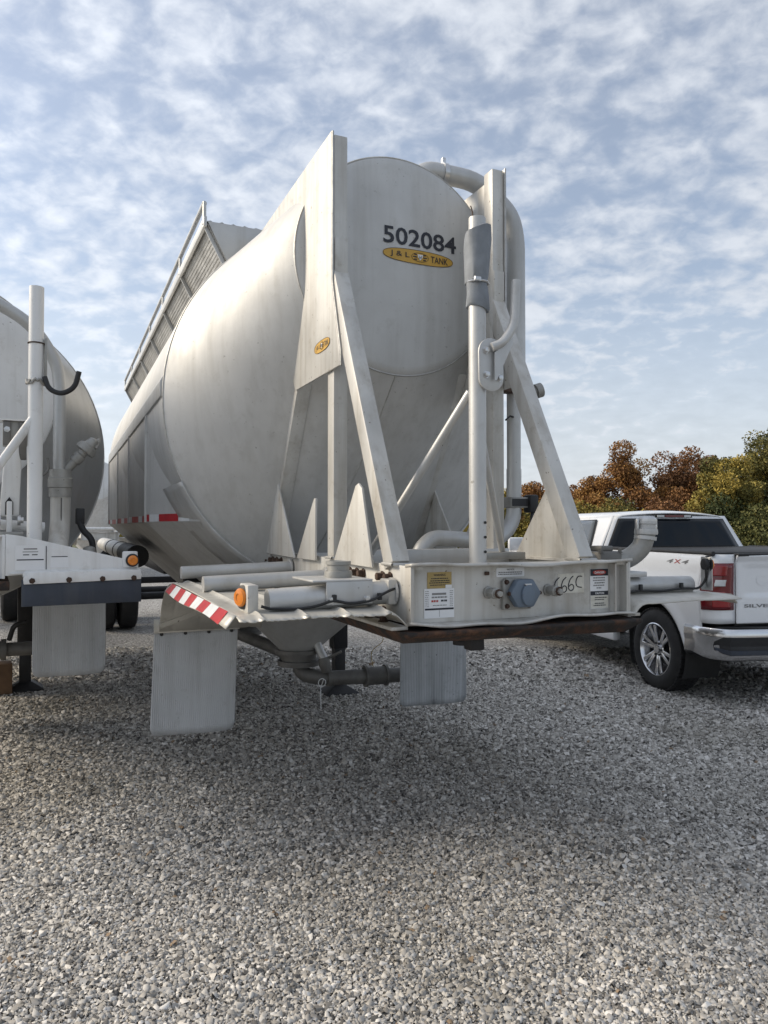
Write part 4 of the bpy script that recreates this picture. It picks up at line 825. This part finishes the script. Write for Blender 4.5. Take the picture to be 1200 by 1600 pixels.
for s in (-1, 1):
    bs = side_panel('bed_side', s, .20, 1.985, 1.365, .50, PK)
    dr = side_panel('rear_door', s, 2.0, 3.06, 1.30, .48, PK); MB().box(s * 1.004 - .012, s * 1.004 + .012, 2.15, 2.36, 1.13, 1.165).build('door_handle', carpaint, dr, bevel=.006)
    dr = side_panel('front_door', s, 3.07, 4.26, 1.28, .48, PK); MB().box(s * 1.004 - .012, s * 1.004 + .012, 3.2, 3.41, 1.13, 1.165).build('door_handle', carpaint, dr, bevel=.006)
    mr_ = MB().box(min(s * .98, s * 1.22), max(s * .98, s * 1.22), 4.02, 4.10, 1.27, 1.46).build('wing_mirror', carpaint, dr, bevel=.03)
    side_panel('front_fender', s, 4.27, 5.72, lambda y: 1.24 - .05 * max(0, y - 4.6), .50, PK)
    # wheel house
    MB().loft([[(s * .98, AXR + .47 * math.cos(a), .42 + .47 * math.sin(a)) for a in np.linspace(-.5, math.pi + .5, 24)], [(s * .60, AXR + .47 * math.cos(a), .42 + .47 * math.sin(a)) for a in np.linspace(-.5, math.pi + .5, 24)]], cap=False, closed=False).build('wheel_house', gapm, bs, smooth=40)
    # bed rail cap
    MB().tube([(s * .945, .09, 1.368), (s * .945, 1.97, 1.368)], .022, 10).build('bed_rail_cap', blackrub, PK, smooth=40)
    # rocker
    MB().box(s * .90 - .06, s * .90 + .04, 1.75, 4.4, .36, .50).build('rocker_panel', carpaint, PK, bevel=.03)
    # 4X4 lettering on the bed side
    mp_ = (lambda s: (lambda x, z: (s * (hw(.55, z) + .008), .55 + s * x * 1.0, z)))(s)
    x0 = -.16 if s > 0 else -.20
    text_fit('4', -.175, -.065, 1.262, 1.302, mp_, 'lettering', inkgrey, bs, .01, shear=.3); text_fit('X', -.06, .05, 1.262, 1.302, mp_, 'lettering', redink, bs, .015, shear=.1); text_fit('4', .055, .165, 1.262, 1.302, mp_, 'lettering', inkgrey, bs, .01, shear=.3)
# underbody
MB().box(-.80, .80, .25, 5.5, .48, .75).build('chassis', gapm, PK, bevel=.02)
MB().box(-.93, .93, 2.0, 4.3, .45, 1.0).build('cabin_floor', gapm, PK)
MB().tube([(-.9, AXR, .42), (.9, AXR, .42)], .07, 12).build('rear_axle', black_m, PK, smooth=40)
MB().tube([(-.9, AXF, .42), (.9, AXF, .42)], .05, 12).build('front_axle', black_m, PK, smooth=40)
MB().tube(fillet([(.35, 2.5, .42), (.45, .6, .40), (.45, .15, .38)], .1), .035, 10).build('exhaust_pipe', pipe_dark, PK, smooth=40)
sp_ = MB().loft(lathe_along((0, .62, .52), (0, 0, 1), [(-.12, .20), (-.10, .34), (-.02, .36), (.08, .34), (.10, .2)], 30)).build('spare_tyre', tyre_m, PK, smooth=40)
# bed cover, tailgate
MB().box(-.93, .93, .12, 1.985, 1.352, 1.378).build('bed_cover', blackrub, PK, bevel=.006)
def tgx(x, z): # gentle crown and stepped relief
    d = .045 * (x / .95) ** 2
    rel = 0.0
    if 1.02 < z < 1.24: rel = .012
    if .98 <= z <= 1.02: rel = .012 * (z - .98) / .04
    if 1.24 <= z <= 1.28: rel = .012 * (1.28 - z) / .04
    if abs(x) > .62: rel *= max(0, 1 - (abs(x) - .62) / .08)
    lip = .03 * max(0, (z - 1.30) / .065) if z > 1.30 else 0
    return (x, .035 + d + rel - lip, z)
tg = MB().grid(lambda i, j: tgx(-.745 + 1.49 * i, .755 + .60 * j), 60, 50).build('tailgate', carpaint, PK, solid=.02, smooth=40)
MB().box(-.745, .745, .02, .10, 1.345, 1.372).build('tailgate_cap', blackrub, tg, bevel=.008)
tf = lambda d: (lambda x, z: (x, tgx(x, z)[1] - d, z))
text_fit('SILVERADO', -.675, -.16, .895, .925, tf(.013), 'lettering', inkgrey, tg, .03)
for k, ch in enumerate('CHEVROLET'):
    if k in (): continue
    x0 = -.545 + k * .124; text_fit(ch, x0, x0 + .098, 1.085, 1.185, tf(.0125), 'embossed_lettering', carpaint, tg, .02)
MB().box(-.11, .11, .018, .04, 1.26, 1.32).build('tailgate_handle', carpaint, tg, bevel=.01)
MB().box(-.745, .745, .075, .10, .735, .758).build('tailgate_gap', gapm, tg)
for s in (-1, 1):
    # corner post between tailgate and bed side, carries the lamp
    def cpost(i, j, z0=.755, z1=1.362):
        z = z0 + (z1 - z0) * j; y1 = .075; xa, xb = .752, hw(.25, z)
        # rounded corner from tailgate plane to side plane
        a = i * math.pi / 2; cx, cy = xb - .13, .20
        if i < .12: x = xa + (cx - xa) * (i / .12); y = .07
        else:
            a = (i - .12) / .88 * math.pi / 2; x = cx + .13 * math.sin(a); y = cy - .13 * math.cos(a)
        return (s * x, y, z)
    co = MB().grid(cpost, 20, 12).build('bed_corner', carpaint, PK, solid=.01, smooth=50)
    def lamp(i0, i1, z0, z1, off, name, mat, par):
        def fn(i, j):
            p = Vector(cpost(i0 + (i1 - i0) * i, j, z0, z1)); c = Vector((s * .80, .3, p.z)); d = (p - c).normalized(); q = p + d * off
            return tuple(q)
        return MB().grid(fn, 18, 10).build(name, mat, par, solid=.012, smooth=50)
    tl = lamp(.02, .93, .875, 1.285, .008, 'tail_light', lens_dr, PK)
    lamp(.10, .90, 1.175, 1.265, .016, 'lens_bar', lens_r, tl); lamp(.10, .90, .985, 1.035, .016, 'lens_bar', lens_r, tl); lamp(.10, .42, 1.085, 1.14, .018, 'reverse_lens', lens_w, tl); lamp(.06, .5, .90, .97, .014, 'lens_bar', lens_r, tl)
# rear bumper: chrome wrap with dark step pockets
def bump_sec(t):
    pts = [Vector((-1.0, .42, 0)), Vector((-.985, .12, 0)), Vector((-.90, -.03, 0)), Vector((-.45, -.085, 0)), Vector((0, -.095, 0)), Vector((.45, -.085, 0)), Vector((.90, -.03, 0)), Vector((.985, .12, 0)), Vector((1.0, .42, 0))]
    return fillet(pts, .12, 4)
path = bump_sec(0); sec = [(.03, .715), (.0, .715), (-.012, .695), (-.012, .64), (-.004, .59), (-.012, .49), (.01, .452), (.05, .438)]
rows = []
for k, p in enumerate(path):
    a = path[max(0, k - 1)]; c = path[min(len(path) - 1, k + 1)]; t = (c - a).normalized(); nrm = Vector((-t.y, t.x, 0))
    if nrm.y > 0 and abs(p.x) < .9: nrm = -nrm
    out = Vector((t.y, -t.x, 0))
    rows.append([(p + out * (-d), z) for d, z in sec])
bp = MB(); n = len(sec); bp.add([(q.x, q.y, z) for r_ in rows for q, z in r_], [(i * n + k, (i + 1) * n + k, (i + 1) * n + k + 1, i * n + k + 1) for i in range(len(rows) - 1) for k in range(n - 1)])
bp = bp.build('rear_bumper', chrome_m, PK, smooth=50, solid=.006)
MB().loft([[(-.93, .05, .718), (-.5, -.06, .718), (.5, -.06, .718), (.93, .05, .718), (.93, .12, .718), (-.93, .12, .718)], [(-.93, .05, .728), (-.5, -.06, .728), (.5, -.06, .728), (.93, .05, .728), (.93, .12, .728), (-.93, .12, .728)]]).build('bumper_step_pad', blackrub, bp)
for s in (-1, 1):
    poly = [(-.97, .62), (-.93, .665), (-.40, .665), (-.385, .65), (-.385, .60), (-.46, .525), (-.90, .525), (-.965, .56)]
    def bpx(x):   # bumper skin y at x
        best = min(path, key=lambda p: abs(p.x - x) + (0 if p.y < .2 else 9)); return best.y
    m = MB(); xs = np.linspace(-.965, -.39, 16)
    top = [(s * x, np.interp(x, [-.985, -.90, -.45, 0], [.12, -.03, -.085, -.095]) - .022, min(.65, .60 + (x + .97) * 1.2) if x < -.93 else .65) for x in xs]
    bot = [(s * x, np.interp(x, [-.985, -.90, -.45, 0], [.12, -.03, -.085, -.095]) - .018, .495 + max(0, (x + .47) * .9) + max(0, (-.91 - x) * .7)) for x in xs]
    m.loft([top, [tuple(Vector(a).lerp(Vector(c), .5) + Vector((0, .012, 0))) for a, c in zip(top, bot)], bot], cap=False, closed=False).build('step_pocket', blackrub, bp, solid=.006)
    m2 = MB().loft([[tuple(Vector(a).lerp(Vector(c), .72) + Vector((0, -.008, 0))) for a, c in zip(top, bot)], [tuple(Vector(c) + Vector((0, -.006, .006))) for c in bot]], cap=False, closed=False).build('pocket_step', navy_m, bp, solid=.01)
# cab upper body
def cabpt(x, y, z): return (x, y, z)
BL, BU = 1.33, 1.765     # belt, roof edge
stn = [(2.015, BL, .945, None), (2.06, 1.50, .865, None)]
roofw = .735
def roof(i, j):
    x = -1 + 2 * i; y = 2.10 + 1.75 * j; w = roofw + .02 * math.sin(j * math.pi); crown = .045 * (1 - x * x) ; fall = -.05 * max(0, j - .72) ** 1.0 * 3 * max(0, j - .72) * 4 - .03 * max(0, .12 - j) / .12
    return (x * w, y - (.03 * (1 - x * x) if j == 0 else 0), BU - .015 + crown + fall - .035 * max(0, abs(x) - .86) / .14)
rf = MB().grid(roof, 28, 24).build('roof', carpaint, PK, solid=.012, smooth=50)
def quad(name, mat, par, pts, nx=6, ny=6, bow=0.0, axis=1, off=0.0, solid=.008):
    a, b__, c, d = [Vector(p) for p in pts]
    def fn(i, j):
        p = a.lerp(b__, i).lerp(d.lerp(c, i), j); v = [0, 0, 0]; v[axis] = bow * (4 * i * (1 - i)); return tuple(p + Vector(v))
    return MB().grid(fn, nx, ny).build(name, mat, par, solid=solid, smooth=40)
BK = [(-.945, 2.02, BL - .02), (.945, 2.02, BL - .02), (.725, 2.11, BU - .03), (-.725, 2.11, BU - .03)]
cb_ = quad('cab_back', carpaint, PK, BK, 20, 8, -.03)
quad('rear_window', glass_m, cb_, [(-.865, 2.010, BL + .02), (.865, 2.010, BL + .02), (.675, 2.077, BU - .075), (-.675, 2.077, BU - .075)], 20, 8, -.035)
quad('window_trim', blackrub, cb_, [(-.885, 2.020, BL + .0), (.885, 2.020, BL + .0), (.69, 2.088, BU - .062), (-.69, 2.088, BU - .062)], 20, 8, -.033, solid=.004)
br_ = MB().grid(lambda i, j: (-.24 + .48 * i, 2.062 - .026 * (1 - (2 * i - 1) ** 2 * .3) - .0, BU - .052 + .036 * j), 12, 2).build('brake_lamp', blackrub, rf, solid=.012)
MB().grid(lambda i, j: (-.12 + .24 * i, 2.055 - .028 * (1 - (2 * i - 1) ** 2 * .1), BU - .046 + .024 * j), 8, 2).build('brake_lens', lens_dr, br_, solid=.012)
for sx in (-1, 1): MB().grid(lambda i, j: (sx * (.13 + .09 * i), 2.057 - .024, BU - .046 + .024 * j), 4, 2).build('cargo_lens', lens_w, br_, solid=.010)
for s in (-1, 1):
    A_ = [(s * .965, 2.02, BL - .03), (s * .965, 4.32, 1.26), (s * .725, 3.75, BU - .06), (s * .728, 2.11, BU - .03)]
    sd_ = quad('cab_side', carpaint, PK, A_, 24, 8, s * .02, 0)
    o_ = s * .008
    quad('rear_door_window', sideglass, sd_, [(s * .960 + o_, 2.26, BL + .005), (s * .972 + o_, 2.98, BL - .01), (s * .790 + o_, 2.98, BU - .085), (s * .782 + o_, 2.42, BU - .085)], 8, 6, s * .008, 0)
    quad('front_door_window', glass_m, sd_, [(s * .972 + o_, 3.08, BL - .01), (s * .962 + o_, 4.10, BL - .03), (s * .782 + o_, 3.68, BU - .105), (s * .790 + o_, 3.08, BU - .085)], 8, 6, s * .008, 0)
    quad('window_trim', blackrub, sd_, [(s * .962 + o_ * .5, 2.23, BL - .012), (s * .964 + o_ * .5, 4.14, BL - .045), (s * .776 + o_ * .5, 3.69, BU - .092), (s * .776 + o_ * .5, 2.40, BU - .072)], 12, 6, s * .008, 0, solid=.004)
quad('windscreen', glass_m, PK, [(-.93, 4.40, 1.24), (.93, 4.40, 1.24), (.72, 3.80, BU - .07), (-.72, 3.80, BU - .07)], 16, 8, .05)
MB().grid(lambda i, j: ((-1 + 2 * i) * (.95 - .10 * j * j), 4.30 + 1.42 * j, 1.25 + .05 * (1 - (2 * i - 1) ** 2) - .06 * j * j), 20, 16).build('hood', carpaint, PK, solid=.012, smooth=50)
MB().grid(lambda i, j: ((-1 + 2 * i) * .88, 5.74 - .06 * (2 * i - 1) ** 2, .45 + .78 * j), 20, 10).build('front_grille', black_m, PK, solid=.02, smooth=50)
MB().box(-.9, .9, 5.70, 5.82, .48, .68).build('front_bumper', chrome_m, PK, bevel=.03)
for s in (-1, 1): MB().box(s * .72 - .16, s * .72 + .16, 5.66, 5.745, .92, 1.12).build('headlight', lens_w, PK, bevel=.02)
# wheels
def truck_wheel(s, y):
    r = .405; c = (s * .86, y, r)
    prof = [(-.125, .255), (-.135, .275), (-.14, .33), (-.125, .375), (-.10, .398), (-.05, r), (.05, r), (.10, .398), (.125, .375), (.14, .33), (.135, .275), (.125, .255)]
    w = empty('wheel', (0, 0, 0)); w.parent = PK
    t = MB().loft(lathe_along(c, (1, 0, 0), prof, 72), cap=False).build('tyre', tyre_m, w, smooth=30)
    tr = MB()
    for k in range(56):
        a = 2 * math.pi * k / 56
        for off, sh in ((-.095, .3), (-.032, 0), (.032, .5), (.095, .2)):
            aa = a + sh * 2 * math.pi / 56; ca, sa = math.cos(aa), math.sin(aa); rr = r - (.006 if abs(off) > .08 else .003)
            tt = Vector((0, -sa, ca)); nn = Vector((0, ca, sa)); p = Vector(c) + Vector((off, 0, 0)) + nn * rr
            tr.beam(p - nn * .004, p + nn * .008, .050, .030, (1, 0, 0))
    tr.build('tread_blocks', tyre_m, t)
    rim = MB().loft(lathe_along(c, (s, 0, 0), [(-.1, .24), (.10, .245), (.128, .258), (.132, .250), (.10, .232), (.02, .225), (-.05, .20), (-.055, .02)], 48)).build('rim', chrome_m, w, smooth=30)
    MB().loft(lathe_along(c, (s, 0, 0), [(-.04, .19), (-.035, .02)], 24)).build('brake_disc', black_m, w)
    for k in range(6):
        for dk in (-.17, .17):
            a = 2 * math.pi * k / 6 + .3 + dk; a2 = 2 * math.pi * k / 6 + .3 + dk * .75
            p0 = Vector(c) + Vector((s * .085, .055 * math.cos(a2), .055 * math.sin(a2))); p1 = Vector(c) + Vector((s * .112, .238 * math.cos(a), .238 * math.sin(a)))
            MB().beam(p0, p1, .030, .036, (1, 0, 0)).build('spoke', chrome_m, rim, bevel=.006)
    MB().loft(lathe_along(c, (s, 0, 0), [(.03, .085), (.085, .082), (.095, .07), (.097, .042), (.112, .040), (.115, .01)], 28)).build('hub_cap', chrome_m, rim, smooth=30)
    for k in range(6):
        a = 2 * math.pi * k / 6; bolt(rim, (c[0] + s * .092, y + .060 * math.cos(a), r + .060 * math.sin(a)), (s, 0, 0), .010, .018, black_m)
for s in (-1, 1):
    for y in (AXR, AXF): truck_wheel(s, y)

# ------------------------------------------------------------------ trees
def leaf_mesh(name, parent, clumps, mat, rs, per, size):
    C, Q, T = [], [], []
    for (c, rad, tone) in clumps:
        n = int(per * (rad ** 2)); d = rs.normal(size=(n, 3)); d /= np.linalg.norm(d, axis=1)[:, None]
        rr = rad * rs.uniform(.25, 1.0, n) ** .5; p = np.array(c) + d * rr[:, None] * np.array([1, 1, .8])
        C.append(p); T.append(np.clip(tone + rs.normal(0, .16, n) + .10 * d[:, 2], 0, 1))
    P = np.concatenate(C); T = np.concatenate(T); n = len(P)
    a = rs.normal(size=(n, 3)); a /= np.linalg.norm(a, axis=1)[:, None]; b = np.cross(a, rs.normal(size=(n, 3))); b /= np.linalg.norm(b, axis=1)[:, None]
    s = size * rs.uniform(.6, 1.4, n)[:, None]
    V = np.stack([P + a * s, P + b * s * .62, P - a * s, P - b * s * .62], 1).reshape(-1, 3); F = np.arange(n * 4).reshape(-1, 4)
    me = bpy.data.meshes.new(name); me.vertices.add(n * 4); me.vertices.foreach_set('co', V.reshape(-1)); me.loops.add(n * 4); me.loops.foreach_set('vertex_index', F.reshape(-1).astype(np.int32))
    me.polygons.add(n); me.polygons.foreach_set('loop_start', np.arange(0, n * 4, 4, dtype=np.int32)); me.polygons.foreach_set('loop_total', np.full(n, 4, dtype=np.int32))
    at = me.attributes.new('tone', 'FLOAT', 'POINT'); at.data.foreach_set('value', np.repeat(T, 4).astype(np.float32)); me.update(calc_edges=True); me.materials.append(mat)
    o = bpy.data.objects.new(name, me); COL.objects.link(o); o.parent = parent; return o
def tree(x, y, h, w, mat, seed, label, per=1300, size=.075, base=.12, sparse=False, name='tree'):
    rs = np.random.RandomState(seed); t = empty(name, (x, y, 0), rs.uniform(0, 6), label, 'tree', None)
    m = MB(); top = h * .80; lean = rs.normal(0, .25, 2)
    tp = [(lean[0] * q * q, lean[1] * q * q, top * q) for q in np.linspace(0, 1, 7)]; r0 = .05 + h * .016
    m.tube(tp, [r0 * (1.05 - .9 * q) for q in np.linspace(0, 1, 7)], 8); m.build('trunk', bark_m, t, smooth=60)
    clumps = []; nb = int(15 + h * 1.5)
    for k in range(nb):
        q = base + (1 - base) * (k + .5) / nb; z0 = top * max(.08, q * .86); ang = k * 2.4 + rs.uniform(-.4, .4)
        prof = max(.42, math.sin(min(1, q * .90 + .08) ** .85 * math.pi) ** .5)
        rad = w / 2 * prof * rs.uniform(.55, 1.05); z1 = h * (q * .96) + rs.uniform(-.05, .05) * h
        o0 = Vector((lean[0] * q * q, lean[1] * q * q, z0)); o1 = Vector((rad * math.cos(ang), rad * math.sin(ang), z1)); mid = o0.lerp(o1, .5) + Vector((0, 0, .12 * h * rs.uniform(-.3, .6)))
        MB().tube([o0, mid, o1], [r0 * .42 * (1 - .5 * q), r0 * .24, r0 * .06], 5).build('limb', bark_m, t, smooth=60)
        tone = rs.uniform(.22, .82)
        for j in range(4 if not sparse else 2):
            p = o0.lerp(o1, rs.uniform(.45, 1.0)) + Vector(np.clip(rs.normal(0, .10 * w, 3), -.13 * w, .13 * w)) * .75; clumps.append((tuple(p), w * rs.uniform(.09, .185), np.clip(tone + rs.normal(0, .1), 0, 1)))
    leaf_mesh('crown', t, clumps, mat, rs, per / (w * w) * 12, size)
    return t
def TX(px, depth): return (px - 600) / 1156 * depth
TR = [ # px, depth, height, width, material, label
    (1205, 47, 7.3, 6.0, leaf_olive, 'tall olive green tree with yellow tinge behind the pickup cab'),
    (1235, 53, 9.6, 5.6, leaf_green, 'tallest dark green tree at the right edge of the photo'),
    (1135, 45, 6.1, 4.6, leaf_olive, 'yellow-green bushy tree directly above the pickup rear window'),
    (1065, 50, 6.6, 5.4, leaf_rust, 'dark rust-brown tree above the pickup roof'),
    (1105, 56, 6.9, 3.6, leaf_rust, 'thin brown tree standing between the rust and olive trees'),
    (985, 50, 6.5, 5.2, leaf_orange, 'tall orange-brown tree with open top left of the pickup roof'),
    (925, 52, 5.2, 4.4, leaf_orange, 'rounded orange tree seen just right of the trailer nose leg'),
    (890, 56, 5.0, 3.8, leaf_rust, 'small rust tree half hidden behind the trailer nose leg'),
    (838, 50, 4.5, 4.2, leaf_orange, 'low orange tree seen inside the trailer nose frame'),
    (775, 54, 4.3, 4.4, leaf_olive, 'low olive tree behind the hose pole brace'),
    (725, 56, 4.6, 4.6, leaf_rust, 'low rust tree behind the trailer side saddle plate')]
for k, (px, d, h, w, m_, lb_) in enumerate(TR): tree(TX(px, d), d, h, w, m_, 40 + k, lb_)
hedge_l = ['dark green shrub under the olive trees', 'brownish shrub under the rust trees', 'olive shrub under the orange trees', 'low shrub behind the trailer nose', 'low shrub at the left end of the tree line', 'dark shrub at the right end of the tree line']
for k, (px, d, m_) in enumerate(((1160, 44, leaf_green), (1060, 46, leaf_rust), (960, 47, leaf_olive), (865, 47, leaf_olive), (780, 49, leaf_olive), (1260, 44, leaf_green))):
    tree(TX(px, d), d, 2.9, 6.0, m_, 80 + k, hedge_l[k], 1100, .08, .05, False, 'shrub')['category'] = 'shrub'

# ------------------------------------------------------------------ far wood beyond the yard
rs = np.random.RandomState(11); cl = []
for k in range(420):
    x = rs.uniform(-75, 14); cl.append(((x, 78 + rs.uniform(-4, 4), rs.uniform(.3, 3.0) + .5 * math.sin(x * .4)), rs.uniform(.7, 1.5), rs.uniform(.2, .75)))
fw = leaf_mesh('far_wood', None, cl, leaf_olive, rs, 40, .26); fw['kind'] = 'stuff'; tag(fw, 'far-off low line of olive woodland behind the parked trailers', 'woodland')
